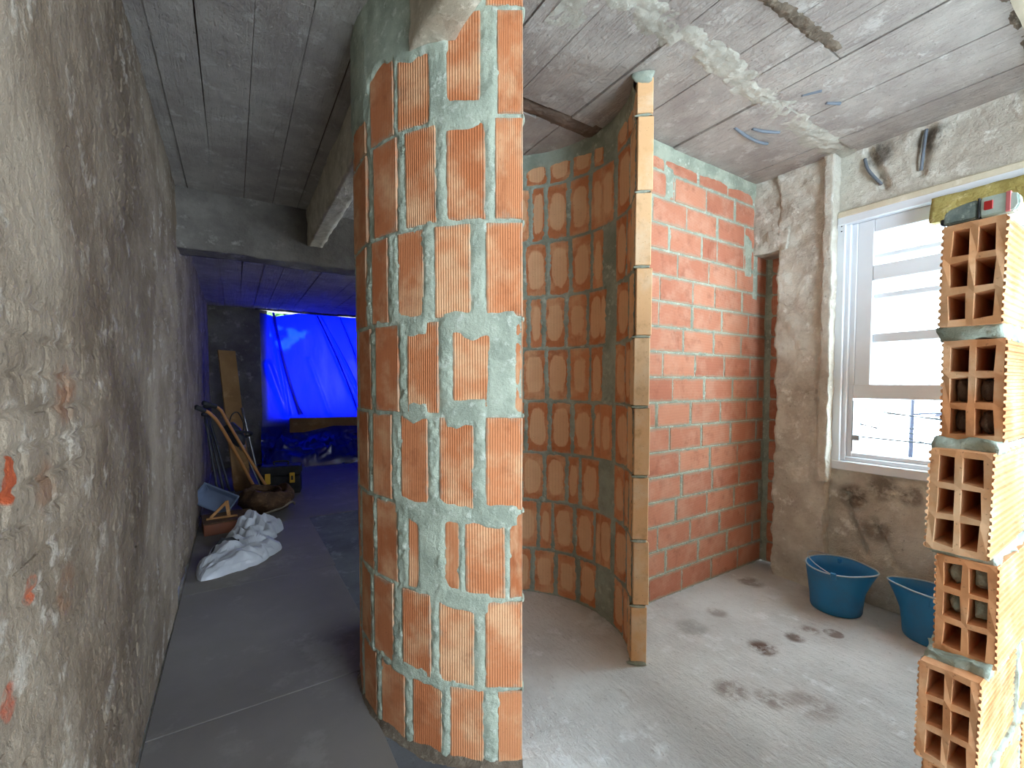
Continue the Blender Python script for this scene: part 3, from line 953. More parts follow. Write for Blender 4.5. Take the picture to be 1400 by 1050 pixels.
wbox('head_sealant', -0.22, 1.24, 2.303, 2.345, 3.128, 3.20, PLASTER_SMOOTH, 0.008)
for z in (2.255, 2.225):
    wbox('screw', 1.211, 1.217, z - 0.003, z + 0.003, 3.132, 3.137, BLACK, 0)

# ---------------------------------------------------------------- brick pier at the right, end holes towards the corridor
pier = empty('wall_partition', (1.20, 0.205, 0.0))
tag(pier, 'unfinished low partition of six-hole hollow bricks laid on edge', 'wall', kind='structure')
PW, PH, PL = 0.084, 0.198, 0.30


def hollow_brick(name, seed, fill=()):
    """local x along the brick (0 = holed end), y across, z up; combed sides, six cells open at the end"""
    r = random.Random(seed)
    bm = bmesh.new()
    ys = [0.0, 0.0115, 0.037, 0.0475, 0.0725, PW]
    zs = [0.0, 0.013, 0.063, 0.0745, 0.1245, 0.136, 0.186, PH]
    jit = lambda k: r.uniform(-k, k)
    g = {}
    for i, y in enumerate(ys):
        for j, z in enumerate(zs):
            inner = 0 < i < 5 and 0 < j < 7
            g[i, j] = Vector((jit(0.0015), y + (jit(0.0022) if inner else jit(0.0008)), z + (jit(0.0022) if inner else jit(0.0008))))
    hole = lambda i, j: i in (1, 3) and j in (1, 3, 5)
    vf = {k: bm.verts.new(c) for k, c in g.items()}
    for i in range(5):
        for j in range(7):
            if not hole(i, j):
                bm.faces.new((vf[i, j], vf[i, j + 1], vf[i + 1, j + 1], vf[i + 1, j]))
            else:   # rounded-in cell walls running back into the brick
                q = [(i, j), (i + 1, j), (i + 1, j + 1), (i, j + 1)]
                cc = sum((g[k] for k in q), Vector()) / 4
                ring1 = [bm.verts.new(Vector((0.012, *((g[k] - (g[k] - cc) * 0.06)[1:])))) for k in q]
                dp = 0.05 if (i, j) in fill else PL - 0.02
                ring2 = [bm.verts.new(Vector((dp, *((g[k] - (g[k] - cc) * 0.08)[1:])))) for k in q]
                f0 = [vf[k] for k in q]
                for A, B in ((f0, ring1), (ring1, ring2)):
                    for k in range(4):
                        bm.faces.new((A[k], A[(k + 1) % 4], B[(k + 1) % 4], B[k]))
                bm.faces.new(ring2)
    # outside walls with combed ribs on the two tall sides
    nrib = 15
    for side, y in ((0, 0.0), (5, PW)):
        out = -1 if side == 0 else 1
        prof = []
        for k in range(nrib):
            z = PH * k / nrib
            prof += [(0.0, z + 0.001), (0.0032 + jit(0.0008), z + 0.003), (0.0032 + jit(0.0008), z + 0.0085), (0.0, z + 0.0105)]
        prof.append((0.0, PH))
        prev = None
        for d, z in prof:
            a = bm.verts.new((jit(0.0012), y + out * d, z))
            b = bm.verts.new((PL, y + out * d, z))
            base = bm.verts.new((0.002, y - out * 0.001, z))
            if prev:
                bm.faces.new((prev[0], prev[1], b, a))
                bm.faces.new((prev[0], a, base, prev[2]))
            prev = (a, b, base)
    for j, z in ((0, 0.0), (7, PH)):
        back = [bm.verts.new((PL, ys[i], z)) for i in range(6)]
        for i in range(5):
            bm.faces.new((vf[i, j], vf[i + 1, j], back[i + 1], back[i]))
    bm.faces.new([bm.verts.new(v) for v in ((PL, 0, 0), (PL, PW, 0), (PL, PW, PH), (PL, 0, PH))])
    return bm_mesh(name, bm)


# course by course from the top: shift along the wall, shift across, tilt
courses = [(1.413, 0.000, 0.002, 0.010, ()), (1.188, 0.012, -0.004, -0.006, ((1, 1), (1, 3), (3, 3), (3, 1))), (0.974, -0.040, 0.000, 0.012, ()), (0.757, 0.004, -0.008, -0.010, ((1, 3), (3, 3), (1, 5), (3, 5))),
           (0.545, -0.040, 0.004, 0.008, ()), (0.334, -0.006, 0.0, 0.0, ()), (0.125, -0.03, 0.0, 0.0, ())]
for k, (z, dx, dy, tl, fill) in enumerate(courses):
    me = hollow_brick('hollow_brick', 50 + k, fill)
    me.materials.append(BRICK_PIER)
    o = link('hollow_brick', me, None, pier, (dx, dy, z), (tl, 0, tl * 0.7))
    for (i, j) in fill:
        yy = {1: 0.024, 3: 0.060}[i]
        zz = {1: 0.038, 3: 0.0995, 5: 0.161}[j]
        blob('mortar_plug', (0.045, yy, zz), (0.028, 0.0125, 0.023), 300 + k * 9 + i * 3 + j, MORTAR_PALE if k == 3 else CONC_BROWN, o)
    x = dx + PL + 0.012
    while x < 1.9:
        link('hollow_brick', me, None, pier, (x, dy + rng.uniform(-0.003, 0.003), z), (tl, 0, 0))
        x += PL + 0.012
# mortar beds, squeezed out at the edges
for k, (z, h, x0) in enumerate(((1.386, 0.027, 0.016), (1.170, 0.020, -0.006), (0.953, 0.022, 0.012), (0.741, 0.018, -0.012), (0.530, 0.017, 0.0), (0.321, 0.015, 0.0), (-0.005, 0.132, 0.0))):
    me = rough_box('mortar_bed', (x0, -0.002, z - 0.003), (1.9, PW + 0.004, z + h + 0.003), 0.008, 0.013, 34, 80 + k, 3)
    link('mortar_bed', me, MORTAR_PALE, pier)
xs, zs = np.arange(0.10, 0.9, 0.008), np.arange(0.1, 1.62, 0.006)
# smeared vertical joints
for k, (z, dx, dy, tl, fill) in enumerate(courses):
    me = rough_box('mortar_joint', (dx + PL - 0.006, -0.003, z), (dx + PL + 0.018, PW, z + PH), 0.008, 0.005, 50, 120 + k, 3)
    link('mortar_joint', me, MORTAR_PALE, pier)

# tool lying on the top brick
tool = empty('spirit_level', (1.205, 0.292, 1.616), 0.0)
tag(tool, 'small worn grey hand tool with a red window and pink band on the top brick', 'tool')


def prism_outline(name, pts, w, bev):
    """outline in (y, z) extruded along x"""
    bm = bmesh.new()
    a = [bm.verts.new((0, y, z)) for y, z in pts]
    b = [bm.verts.new((w, y, z)) for y, z in pts]
    n = len(pts)
    bm.faces.new(a)
    bm.faces.new(b[::-1])
    for i in range(n):
        bm.faces.new((a[i], b[i], b[(i + 1) % n], a[(i + 1) % n]))
    if bev:
        bmesh.ops.bevel(bm, geom=bm.edges[:], offset=bev, segments=2, affect='EDGES')
    return bm_mesh(name, bm)


link('body', prism_outline('body', [(0.0, 0.0), (-0.048, 0.0), (-0.048, 0.036), (-0.028, 0.034), (-0.004, 0.027), (0.0, 0.018)], 0.026, 0.003), TOOLGREY, tool)
link('head', prism_outline('head', [(-0.050, 0.0), (-0.096, 0.0), (-0.102, 0.010), (-0.100, 0.030), (-0.086, 0.037), (-0.050, 0.037)], 0.028, 0.003), PALE, tool)
link('collar', box_mesh('collar', (-0.001, -0.051, 0), (0.028, -0.0475, 0.0375), 0.001), BLACK, tool)
link('red_window', box_mesh('red_window', (-0.002, -0.068, 0.012), (0.004, -0.056, 0.028), 0.001), RED, tool)
link('band', box_mesh('band', (-0.0012, -0.090, 0.001), (0.0292, -0.084, 0.0372), 0.0005), PINK, tool)
link('tip', box_mesh('tip', (0.004, -0.001, 0.002), (0.022, 0.006, 0.014), 0.002), DARK, tool)

# ---------------------------------------------------------------- blue buckets
def bucket(loc, rz, handle_up, label, lean):
    b = empty('bucket', loc, rz)
    tag(b, label, 'bucket', 'blue rubber buckets by the window wall')
    R0, R1, Hh, n = 0.120, 0.148, 0.250, 48

    def rad(a, t):
        lip = 0.040 * max(0.0, math.cos(a)) ** 10 * max(0, t - 0.55) / 0.45
        sq = 1 + 0.03 * math.cos(2 * a + 0.6) * t
        return (R0 + (R1 - R0) * t) * sq + lip
    bm = bmesh.new()
    prof = [(0, 1.0), (0.04, 1.02), (0.25, 1.0), (0.5, 1.0), (0.75, 1.0), (0.92, 1.0), (1.0, 1.0)]
    prof_in = [(1.0, 0.965), (0.75, 0.96), (0.5, 0.955), (0.06, 0.94)]
    rings = []
    for t, k in prof + prof_in:
        rings.append([bm.verts.new((rad(2 * math.pi * i / n, t) * k * math.cos(2 * math.pi * i / n), rad(2 * math.pi * i / n, t) * k * math.sin(2 * math.pi * i / n),
                                    t * Hh + (0.012 * math.sin(2 * math.pi * i / n + 0.5) * t if t > 0.5 else 0))) for i in range(n)])
    for r0, r1 in zip(rings[:-1], rings[1:]):
        for i in range(n):
            bm.faces.new((r0[i], r0[(i + 1) % n], r1[(i + 1) % n], r1[i]))
    bm.faces.new(rings[0][::-1])
    bm.faces.new(rings[-1])
    link('body', bm_mesh('body', bm, True), BLUEPLASTIC, b)
    pts = []
    for i in range(n + 1):
        a = 2 * math.pi * i / n
        r = rad(a, 1.0) * 0.985
        pts.append((r * math.cos(a), r * math.sin(a), Hh + 0.012 * math.sin(a + 0.5)))
    link('rim', tube_mesh('rim', pts, 0.0042, 8), BLUERIM, b)
    hz = Hh - 0.012
    hp = []
    for i in range(15):
        a = math.pi * i / 14
        y, q = math.cos(a) * 0.148, math.sin(a) * 0.150
        hp.append((-q * math.cos(handle_up), y, hz + q * math.sin(handle_up)))
    link('handle', tube_mesh('handle', hp, 0.0028, 7), WIRE, b)
    for s in (1, -1):
        link('ear', box_mesh('ear', (-0.014, s * 0.143 - 0.008, hz - 0.03), (0.014, s * 0.143 + 0.008, hz + 0.012), 0.004), BLUEPLASTIC, b)
    return b


b_1 = bucket((2.925, 1.11, 0.002), math.radians(-75), 0.35, 'blue rubber bucket with its wire handle raised, below the window frame', 0)
b_2 = bucket((2.985, 0.70, 0.002), math.radians(100), -0.9, 'blue rubber bucket half hidden by the brick partition, handle hanging outside', 0)

# ---------------------------------------------------------------- tarpaulin over the far opening
tarp = empty('tarpaulin', (0.40, 7.93, 0.0))
tag(tarp, 'bright blue tarpaulin hung over the daylit opening, its foot crumpled on the floor', 'tarpaulin')
vs = np.linspace(0.36, 2.30, 120)
zs = np.linspace(0.0, 2.444, 150)
S, Z = np.meshgrid(vs, zs, indexing='ij')
Q = np.stack([S, Z, 0 * S], -1)
dep = 0.016 * fbm(Q * np.array([1.6, 0.5, 1]), 2.2, 3, 130)
# diagonal pulls from the fixings
for (a0, z0, a1, z1, w, d) in ((0.50, 2.45, 0.74, 0.80, 0.025, 0.03), (1.18, 2.44, 1.85, 0.80, 0.02, 0.022), (1.23, 2.44, 1.98, 0.80, 0.014, 0.018), (1.55, 2.44, 2.0, 1.2, 0.016, 0.018), (0.46, 1.6, 0.70, 0.8, 0.05, 0.035), (1.05, 1.7, 1.35, 0.78, 0.03, 0.012)):
    t = np.clip(((S - a0) * (a1 - a0) + (Z - z0) * (z1 - z0)) / ((a1 - a0) ** 2 + (z1 - z0) ** 2), 0, 1)
    dd = np.hypot(S - (a0 + t * (a1 - a0)), Z - (z0 + t * (z1 - z0)))
    dep += d * np.exp(-(dd / w) ** 2)
low = np.clip((0.62 - Z) / 0.5, 0, 1)
crump = np.abs(fbm(Q, 5.5, 4, 140)) * 0.34 + 0.14 * np.abs(fbm(Q, 14, 3, 141))
Y = 7.972 - dep - low * (0.10 + crump + 0.22 * low * low)
top = np.clip((Z - 2.30) / 0.155, 0, 1)
ZZ = Z - top * (0.085 * np.clip(1 - np.abs(S - 0.56) / 0.34, 0, 1)) + 0.008
S2 = S - 0.03 * np.clip((0.75 - Z) / 0.4, 0, 1)
me = quad_mesh('sheet', np.stack([S2 - 0.40, Y - 7.93, ZZ], -1).reshape(-1, 3), grid_quads(len(vs), len(zs)))
link('sheet', me, TARP, tarp)
# doubled folds: narrow second layers that read darker against the light
for k, (a0, z0, a1, z1, w0, w1) in enumerate(((0.545, 2.43, 0.90, 0.80, 0.018, 0.030), (0.80, 1.25, 0.95, 0.80, 0.004, 0.016), (1.19, 2.43, 1.83, 0.80, 0.012, 0.016), (1.245, 2.43, 1.98, 0.90, 0.005, 0.008), (1.55, 2.43, 1.98, 1.1, 0.008, 0.014))):
    n = 24
    vv, ff = [], []
    for i in range(n + 1):
        t = i / n
        a, z = a0 + (a1 - a0) * t + 0.035 * math.sin(math.pi * t) * (-1 if k < 2 else 1), z0 + (z1 - z0) * t
        w = w0 + (w1 - w0) * t
        for s, dy in ((-1, 0), (0, -0.012), (1, 0)):
            vv.append((a + s * w - 0.40, 7.94 - 7.93 + dy - (0.012 if s == 0 else 0), z))
    for i in range(n):
        for s in range(2):
            ff.append((i * 3 + s, (i + 1) * 3 + s, (i + 1) * 3 + s + 1, i * 3 + s + 1))
    link('fold', mesh_from('fold', vv, ff, True), TARP, tarp)
# crumpled heap at the foot
us = np.linspace(0, 1, 110)
ws = np.linspace(0, 1, 46)
A, B = np.meshgrid(us, ws, indexing='ij')
Q = np.stack([A * 2.0, B * 0.9, 0 * A], -1)
prof = np.sin(B * math.pi) ** 0.8
hgt = prof * (0.36 + 0.30 * np.abs(fbm(Q, 3.2, 4, 150)) + 0.16 * np.abs(fbm(Q, 9, 3, 151)) - 0.10) * np.clip(A * 9, 0.15, 1)
Xh = 0.30 + A * 2.0 + 0.06 * fbm(Q, 5, 3, 152) - 0.40
Yh = 7.92 - B * 0.48 - 0.07 * fbm(Q, 6, 3, 153) * prof - 7.93
link('heap', quad_mesh('heap', np.stack([Xh, Yh, np.maximum(hgt, 0.0) + 0.014], -1).reshape(-1, 3), grid_quads(110, 46)[:, ::-1]), TARP, tarp)

# plank lying across the tarpaulin's foot
pl = empty('plank', (0.70, 7.42, 0.0))
tag(pl, 'long ochre board holding the foot of the blue tarpaulin', 'plank')
bm = bmesh.new()
vs_ = [(0.0, 0.56), (0.0, 0.78), (1.7, 0.74), (1.7, 0.585), (0.62, 0.635), (0.2, 0.555)]
a = [bm.verts.new((x, 0.02, z)) for x, z in vs_]
b = [bm.verts.new((x, 0.045, z)) for x, z in vs_]
bm.faces.new(a)
bm.faces.new(b[::-1])
for i in range(6):
    bm.faces.new((a[i], b[i], b[(i + 1) % 6], a[(i + 1) % 6]))
link('board', bm_mesh('board', bm), OCHRE, pl)

# ---------------------------------------------------------------- the tools along the left wall
lb = link('leaning_board', box_mesh('leaning_board', (-0.012, -0.10, 0.0), (0.012, 0.10, 1.72), 0.002), OCHRE, None, (0.06, 6.20, 0.014), (0, math.radians(-9.5), math.radians(-62)))
tag(lb, 'tall brown board leaning against the left wall behind the tools', 'board')


def pole(name, pts, r, m, label, cat, group=None, extra=(), n=9):
    base = Vector(pts[0])
    o = empty(name, base)
    tag(o, label, cat, group)
    link('shaft', tube_mesh('shaft', [Vector(p) - base for p in smooth_path(pts, 5)], r, n), m, o)
    for nm, mm, build in extra:
        link(nm, build(base), mm, o)
    return o


def grip(p0, p1, r=0.021):
    return lambda base: tube_mesh('grip', [Vector(p0) - base, Vector(p1) - base], [r, r * 1.08], 10)


G1 = pole('handled_tool', [(0.19, 5.56, 0.10), (0.02, 5.26, 0.55), (-0.12, 5.02, 0.90), (-0.20, 4.92, 1.03), (-0.245, 4.87, 1.06)], 0.016, TAN, 'bent tan handle with black grip, in front of the other tools', 'tool', 'bent tan handles',
          (('grip', BLACK, grip((-0.235, 4.88, 1.055), (-0.295, 4.82, 1.095))), ('socket', DARK, lambda b: tube_mesh('socket', [Vector((0.20, 5.58, 0.03)) - b, Vector((0.18, 5.545, 0.17)) - b], 0.026, 10))))
G2 = pole('handled_tool', [(0.31, 5.50, 0.10), (0.12, 5.42, 0.50), (-0.06, 5.30, 0.90), (-0.12, 5.25, 1.04), (-0.17, 5.22, 1.08)], 0.015, TAN, 'second bent tan handle with black grip, partly behind the first one', 'tool', 'bent tan handles',
          (('grip', BLACK, grip((-0.16, 5.225, 1.075), (-0.255, 5.13, 1.12))), ('socket', DARK, lambda b: tube_mesh('socket', [Vector((0.32, 5.505, 0.03)) - b, Vector((0.285, 5.49, 0.17)) - b], 0.026, 10))))
for i, (u, v0, z) in enumerate(((5.62, -0.16, 0.96), (5.78, -0.11, 1.00), (5.94, -0.06, 1.03))):
    lab = ('slim dark pole nearest the viewer, leaning on the left wall by the tan handles', 'slim dark pole between two other dark poles, leaning on the left wall', 'slim dark pole farthest down the wall, behind the tan handles')[i]
    pole('dark_pole', [(v0, u, 0.03), (-0.275, u + 0.12, z)], 0.014, DARK, lab, 'pole', 'dark poles along the left wall',
         (('top_handle', BLACK, (lambda u, z: lambda b: tube_mesh('top_handle', [Vector((-0.285, u + 0.03, z + 0.02)) - b, Vector((-0.24, u + 0.20, z)) - b], 0.020, 8))(u, z)),
          ('foot', DARK, (lambda v0, u: lambda b: box_mesh('foot', (-0.05, -0.06, -0.018), (0.04, 0.07, 0.05), 0.012))(v0, u))))
mp = pole('metal_profile', [(0.25, 6.02, 0.03), (0.07, 6.06, 1.02)], 0.014, STEEL, 'bare grey metal profile leaning upright behind the paddle mixer', 'profile', None, (), 4)

# paddle mixer: drill body, chuck and thin rod
mx = empty('paddle_mixer', (0.03, 5.68, 0.62))
tag(mx, 'dark paddle mixer with a silver chuck and thin pale rod, among the tools', 'power tool')
bm = bmesh.new()
add_tube(bm, [(-0.10, 0.02, 0.24), (-0.05, 0.01, 0.16), (0.0, 0, 0.06), (0.02, 0, 0.0)], [0.055, 0.075, 0.070, 0.040], 16)
link('motor_body', bm_mesh('motor_body', bm, True), DARK, mx)
link('side_handle', tube_mesh('side_handle', smooth_path([(-0.10, -0.02, 0.16), (-0.02, -0.13, 0.17), (0.10, -0.10, 0.15), (0.12, 0.02, 0.12), (0.03, 0.05, 0.08)]), 0.014, 8), BLACK, mx)
link('chuck', tube_mesh('chuck', [(0.02, 0, 0.02), (0.032, 0.0, -0.02), (0.040, 0.0, -0.05)], [0.036, 0.034, 0.022], 14), STEEL, mx)
link('rod', tube_mesh('rod', [(0.04, 0.0, -0.04), (0.205, 0.01, -0.50)], 0.006, 8), WIRE, mx)
link('paddle', tube_mesh('paddle', smooth_path([(0.20, -0.03, -0.60), (0.17, -0.03, -0.50), (0.205, 0.01, -0.48), (0.25, 0.07, -0.50), (0.22, 0.07, -0.60)]), 0.007, 7), STEEL, mx)
link('cable', tube_mesh('cable', smooth_path([(-0.09, 0.0, 0.24), (-0.06, 0.05, 0.34), (0.0, 0.09, 0.36), (0.05, 0.10, 0.22), (0.03, 0.08, 0.10)]), 0.007, 6), BLACK, mx)

# open-mouthed canvas bag
us, ws = np.linspace(0, 2 * math.pi, 56), np.linspace(0, 1, 26)
A, B = np.meshgrid(us, ws, indexing='ij')
r = np.where(B < 0.75, 0.30 * (np.sin(np.clip(B / 0.75, 0, 1) * 2.2 + 0.35)) ** 0.6, 0.30 * (np.sin(2.55)) ** 0.6 * (1 - (B - 0.75) * 1.6))
Q = np.stack([np.cos(A), np.sin(A), B * 1.4], -1)
r = r * (1 + 0.22 * fbm(Q, 2.4, 4, 160)) + 0.02 * np.abs(fbm(Q, 8, 3, 161))
zz = np.where(B < 0.75, B / 0.75 * 0.22, 0.22 - (B - 0.75) * 0.35) * (1 + 0.35 * fbm(Q, 2.0, 3, 163))
bagc = empty('canvas_bag', (0.26, 5.10, 0.012))
tag(bagc, 'slumped brown canvas tool bag under the tan handles', 'bag')
me = quad_mesh('sack', np.stack([r * np.cos(A) * 0.86, r * np.sin(A), zz], -1).reshape(-1, 3), grid_quads(56, 26))
link('sack', me, CANVAS, bagc)
link('strap', tube_mesh('strap', smooth_path([(-0.05, -0.28, 0.03), (0.10, -0.27, 0.07), (0.20, -0.20, 0.10), (0.24, -0.08, 0.05)]), 0.012, 8), rough_mat('pale_webbing', lin(150, 140, 126), lin(126, 116, 104), scale=20, which='object'), bagc)
link('hem', tube_mesh('hem', [(0.14 * math.cos(a) * 0.9, 0.15 * math.sin(a), 0.19 + 0.02 * math.sin(3 * a)) for a in np.linspace(0, 2 * math.pi, 25)], 0.010, 6), CANVAS, bagc)

# black tool case
tc_ = empty('tool_case', (0.45, 5.84, 0.012), math.radians(-12))
tag(tc_, 'black tool case with a yellow latch beside the canvas bag', 'tool case')
link('case', box_mesh('case', (-0.21, -0.10, 0.0), (0.21, 0.10, 0.21), 0.014, 2), BLACK, tc_)
link('lid', box_mesh('lid', (-0.215, -0.105, 0.215), (0.215, 0.105, 0.33), 0.018, 2), BLACK, tc_)
link('latch', box_mesh('latch', (0.10, -0.122, 0.13), (0.155, -0.10, 0.25), 0.004), YELLOW, tc_)
link('latch', box_mesh('latch', (-0.155, -0.122, 0.13), (-0.10, -0.10, 0.25), 0.004), YELLOW, tc_)
link('latch_slot', box_mesh('latch_slot', (0.118, -0.126, 0.165), (0.138, -0.12, 0.215), 0.001), BLACK, tc_)
link('handle', tube_mesh('handle', smooth_path([(-0.07, 0, 0.33), (-0.07, 0, 0.37), (0.07, 0, 0.37), (0.07, 0, 0.33)]), 0.009, 8), BLACK, tc_)

# shallow grey-blue tub leaning, seen into
tub = empty('mortar_tub', (-0.165, 5.03, 0.17))
tub.rotation_euler = (math.radians(52), math.radians(24), math.radians(-28))
tag(tub, 'grey blue rectangular tub tipped on its side against the tools', 'tub')
bm = bmesh.new()
o0, o1, i0, i1, hh_ = (0.15, 0.085), (0.175, 0.105), (0.14, 0.076), (0.162, 0.093), 0.09
rings = [[bm.verts.new((sx * a, sy * b, z)) for sx, sy in ((-1, -1), (1, -1), (1, 1), (-1, 1))] for (a, b), z in ((o0, 0), (o1, hh_), (i1, hh_), (i0, 0.012))]
bm.faces.new(rings[0][::-1])
for r0, r1 in zip(rings[:-1], rings[1:]):
    for k in range(4):
        bm.faces.new((r0[k], r0[(k + 1) % 4], r1[(k + 1) % 4], r1[k]))
bm.faces.new(rings[-1])
bmesh.ops.bevel(bm, geom=bm.edges[:], offset=0.006, segments=2, affect='EDGES')
link('shell', bm_mesh('shell', bm), TRAY, tub)
link('rim', tube_mesh('rim', [(sx * 0.170, sy * 0.100, hh_) for sx, sy in ((-1, -1), (1, -1), (1, 1), (-1, 1), (-1, -1))], 0.006, 6), TRAY, tub)

# low carton with a small wooden bracket on it
ct = empty('carton', (-0.04, 4.65, 0.013), math.radians(6))
tag(ct, 'low red brown carton on the floor by the left wall', 'carton')
link('box', box_mesh('box', (-0.22, -0.16, 0.0), (0.16, 0.16, 0.095), 0.004), CARTON, ct)
link('lid', box_mesh('lid', (-0.225, -0.165, 0.097), (0.165, 0.165, 0.108), 0.003), CANVAS, ct)
br = empty('wooden_bracket', (-0.10, 4.60, 0.134))
tag(br, 'small splayed wooden bracket of offcuts standing on the carton', 'bracket')
link('strut', box_mesh('strut', (-0.011, -0.011, 0.0), (0.011, 0.011, 0.17), 0.002), WOOD, br, (-0.10, -0.02, 0.004), (0, math.radians(44), 0))
link('strut', box_mesh('strut', (-0.014, -0.011, 0.0), (0.014, 0.011, 0.135), 0.002), WOOD, br, (0.035, -0.0, 0.0), (0, math.radians(-6), 0))
link('base_strip', box_mesh('base_strip', (-0.13, -0.02, -0.012), (0.10, 0.008, 0.003), 0.002), WOOD, br)

# white plastic bag, crumpled flat on the floor
def crumple(name, outline, height, seed, res=72, nth=96):
    """a sheet folded inside a star-shaped outline on the floor"""
    n = len(outline)
    cx = sum(p[0] for p in outline) / n
    cy = sum(p[1] for p in outline) / n
    th = np.linspace(0, 2 * math.pi, nth)
    ang = np.array([math.atan2(p[1] - cy, p[0] - cx) for p in outline])
    rad = np.array([math.hypot(p[0] - cx, p[1] - cy) for p in outline])
    o = np.argsort(ang)
    ang, rad = ang[o], rad[o]
    R = np.interp((th + math.pi) % (2 * math.pi) - math.pi, np.concatenate([[ang[-1] - 2 * math.pi], ang, [ang[0] + 2 * math.pi]]), np.concatenate([[rad[-1]], rad, [rad[0]]]))
    tt = np.linspace(0.02, 1, res // 2)
    T, K = np.meshgrid(th, tt, indexing='ij')
    RR = R[:, None] * K
    Xc, Yc = cx + RR * np.cos(T), cy + RR * np.sin(T)
    Q = np.stack([Xc, Yc, 0 * Xc], -1)
    rr = np.random.RandomState(seed)
    ridge, ridge2 = 0.0, 0.0
    warp = 0.05 * fbm(Q, 3.0, 2, seed + 20)
    for k in range(5):          # straight creases in a few directions, as in crushed film
        a = rr.uniform(0, math.pi)
        t = (Xc * math.cos(a) + Yc * math.sin(a) + warp) * rr.uniform(3.0, 6.5) + rr.uniform(0, 1)
        ridge = ridge + np.abs((t % 1.0) * 2 - 1) / 2.5
        a = rr.uniform(0, math.pi)
        t = (Xc * math.cos(a) + Yc * math.sin(a) + warp) * rr.uniform(9, 17) + rr.uniform(0, 1)
        ridge2 = ridge2 + np.abs((t % 1.0) * 2 - 1) / 2.5
    dome = np.clip(1 - K ** 3.0, 0, 1) ** 0.6
    z = dome * height * (0.02 + 0.75 * ridge + 0.40 * ridge2) + 0.010 * (K > 0.9) * np.abs(fbm(Q, 20, 2, seed + 7))
    z = np.maximum(z, 0.001)
    return quad_mesh(name, np.stack([Xc + 0.02 * fbm(Q, 9, 2, seed + 11), Yc + 0.02 * fbm(Q, 9, 2, seed + 12), z], -1).reshape(-1, 3), grid_quads(len(th), len(tt)), smooth=False)


pb = empty('plastic_bag', (0.0, 3.9, 0.013))
tag(pb, 'crumpled white plastic bag lying flat on the corridor floor', 'bag')
O = lambda pts: [(v - 0.0, u - 3.9) for v, u in pts]
link('body', crumple('body', O([(-0.24, 3.62), (-0.20, 3.45), (-0.05, 3.50), (0.06, 3.55), (0.20, 3.70), (0.30, 3.88), (0.22, 4.02), (0.10, 4.10), (-0.06, 3.98), (-0.20, 3.80)]), 0.095, 170), BAG, pb)
link('loose_neck', crumple('loose_neck', O([(-0.10, 4.12), (-0.02, 3.98), (0.12, 4.02), (0.28, 4.22), (0.34, 4.34), (0.24, 4.34), (0.20, 4.45), (0.07, 4.44), (0.00, 4.30)]), 0.13, 180), BAG, pb)
link('mouth_fold', tube_mesh('mouth_fold', smooth_path([(-0.21, -0.40, 0.02), (-0.15, -0.33, 0.07), (-0.08, -0.36, 0.06), (0.02, -0.32, 0.05), (0.12, -0.24, 0.04), (0.22, -0.10, 0.03)]), 0.012, 6), BAG, pb)
link('dark_contents', crumple('dark_contents', O([(-0.16, 3.72), (-0.08, 3.74), (0.02, 3.93), (-0.04, 3.97), (-0.13, 3.86)]), 0.10, 190), BLACK, pb)

# ---------------------------------------------------------------- outside
def wire(a, b, sag, r, label, group):
    a, b = Vector(a), Vector(b)
    a, b = a - (b - a) * 3, b + (b - a) * 3
    pts = [(a[0] + (b[0] - a[0]) * t, a[1] + (b[1] - a[1]) * t, a[2] + (b[2] - a[2]) * t - sag * 4 * t * (1 - t)) for t in [i / 10 for i in range(11)]]
    o = link('street_cable', tube_mesh('street_cable', pts, r, 5), DARKWIRE)
    tag(o, label, 'wire', group)


DARKWIRE = plain('grey_cable', (0.010, 0.012, 0.014, 1), 0.8, spec=0.0, var=0.0)
HAZE_POLE = plain('slate_pole', (0.022, 0.024, 0.034, 1), 0.8, spec=0.0, var=0.0)


def pxray(x, y, V):
    """a point at distance V beyond the window wall, given as bearing and drop from the eye"""
    r = (x - 700) / 600
    Y = V / (0.845 * r + 0.535)
    return (V, (-0.535 * r + 0.845) * Y, 1.3 - (y - 525) * Y / 600)


for i, (a, b) in enumerate((((1160, 552), (1300, 572)), ((1160, 556), (1300, 570)), ((1165, 570), (1300, 590)), ((1165, 572), (1300, 612)), ((1165, 575), (1300, 598)), ((1160, 592), (1300, 606)))):
    wire(pxray(*a, 9.0 + 0.3 * i), pxray(*b, 9.0 + 0.3 * i), 0.05, 0.010 if i != 5 else 0.016, ('uppermost thin street cable seen through the lower window pane', 'second thin street cable from the top in the lower pane', 'third street cable down, the upper edge of the crossing bundle', 'steepest sloping street cable, crossing under the others', 'sloping street cable in the middle of the crossing bundle', 'lowest and thickest street cable in the lower pane')[i], 'street cables outside the window')
lp = empty('street_pole', pxray(1247, 632, 12.0))
tag(lp, 'slender pale street pole standing beyond the lower window pane', 'pole')
q0, q1 = Vector(pxray(1247, 632, 12.0)), Vector(pxray(1247, 500, 12.0))
link('post', tube_mesh('post', [(0, 0, 0), (0, 0, 1.5)], [0.042, 0.034], 10), HAZE_POLE, lp)
link('lamp_arm', tube_mesh('lamp_arm', smooth_path([(0, 0, 1.0), (0, -0.4, 1.05), (0, -0.8, 1.02)]), 0.02, 8), HAZE_POLE, lp)
link('lamp_head', box_mesh('lamp_head', (-0.07, -0.85, 0.98), (0.07, -0.35, 1.03), 0.03), HAZE_POLE, lp)
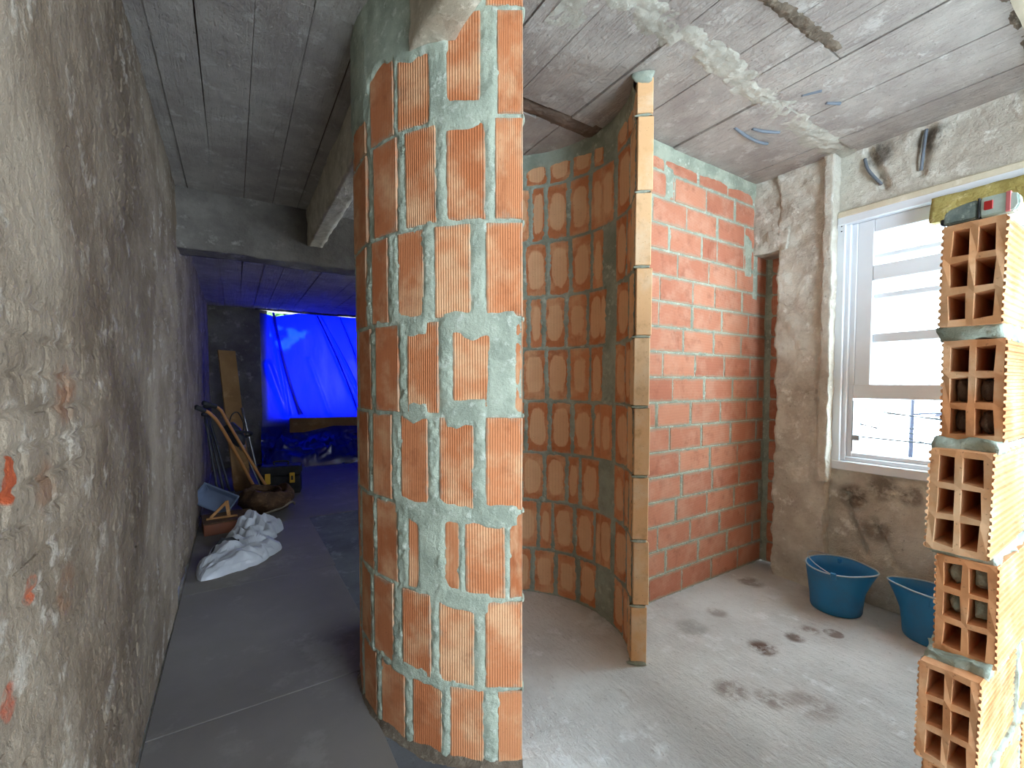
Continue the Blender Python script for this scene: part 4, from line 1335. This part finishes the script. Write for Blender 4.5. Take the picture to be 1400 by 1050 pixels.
link('footing', box_mesh('footing', (-0.1, -0.1, -0.3), (0.1, 0.1, 0.02), 0.02), HAZE_POLE, lp)
# tree beyond the tarpaulin: its crown breaks the sun into patches
tv, tf = [], []
base = Vector((1.2, 7.95, 1.6)) - SUN_DIR * 3.2
e1 = SUN_DIR.cross(Vector((0, 0, 1))).normalized()
e2 = SUN_DIR.cross(e1).normalized()
gaps = [((0.66, 2.16), 0.10, 0.055), ((0.85, 2.12), 0.12, 0.07), ((1.02, 2.13), 0.09, 0.05), ((0.80, 1.98), 0.13, 0.075), ((0.62, 1.92), 0.09, 0.09), ((0.95, 2.03), 0.10, 0.05), ((0.50, 2.05), 0.05, 0.05), ((0.72, 1.85), 0.10, 0.06)]
tr_ = random.Random(3)
for k in range(15000):
    t = Vector((tr_.uniform(-0.3, 2.9), 7.92, tr_.uniform(0.1, 2.8)))
    if any(((t.x - gx) / (rx + 0.025)) ** 2 + ((t.z - gz) / (rz + 0.02)) ** 2 < 1 for (gx, gz), rx, rz in gaps):
        continue
    c = t - SUN_DIR * tr_.uniform(2.6, 4.2)
    a, s = tr_.uniform(0, 6.28), tr_.uniform(0.06, 0.10)
    n1 = (e1 * math.cos(a) + e2 * math.sin(a)) * s
    n2 = (e2 * math.cos(a) - e1 * math.sin(a)) * s * 0.62 + SUN_DIR * tr_.uniform(-0.02, 0.02)
    i = len(tv)
    tv += [c - n1, c - n1 * 0.2 + n2, c + n1, c - n1 * 0.2 - n2]
    tf.append((i, i + 1, i + 2, i + 3))
tree = empty('tree', (1.2, 11.5, -1.0))
tag(tree, 'leafy tree outside, beyond the blue tarpaulin', 'tree')
tree_me = mesh_from('foliage', [(v.x - 1.2, v.y - 11.5, v.z + 1.0) for v in tv], tf)
fo = link('foliage', tree_me, LEAF, tree)
fo['kind'] = 'stuff'
link('trunk', tube_mesh('trunk', [(0.1, 0.2, -2.0), (0.0, 0.1, 1.5), (0.1, 0.0, 4.2)], [0.16, 0.11, 0.04], 10), CARTON, tree)
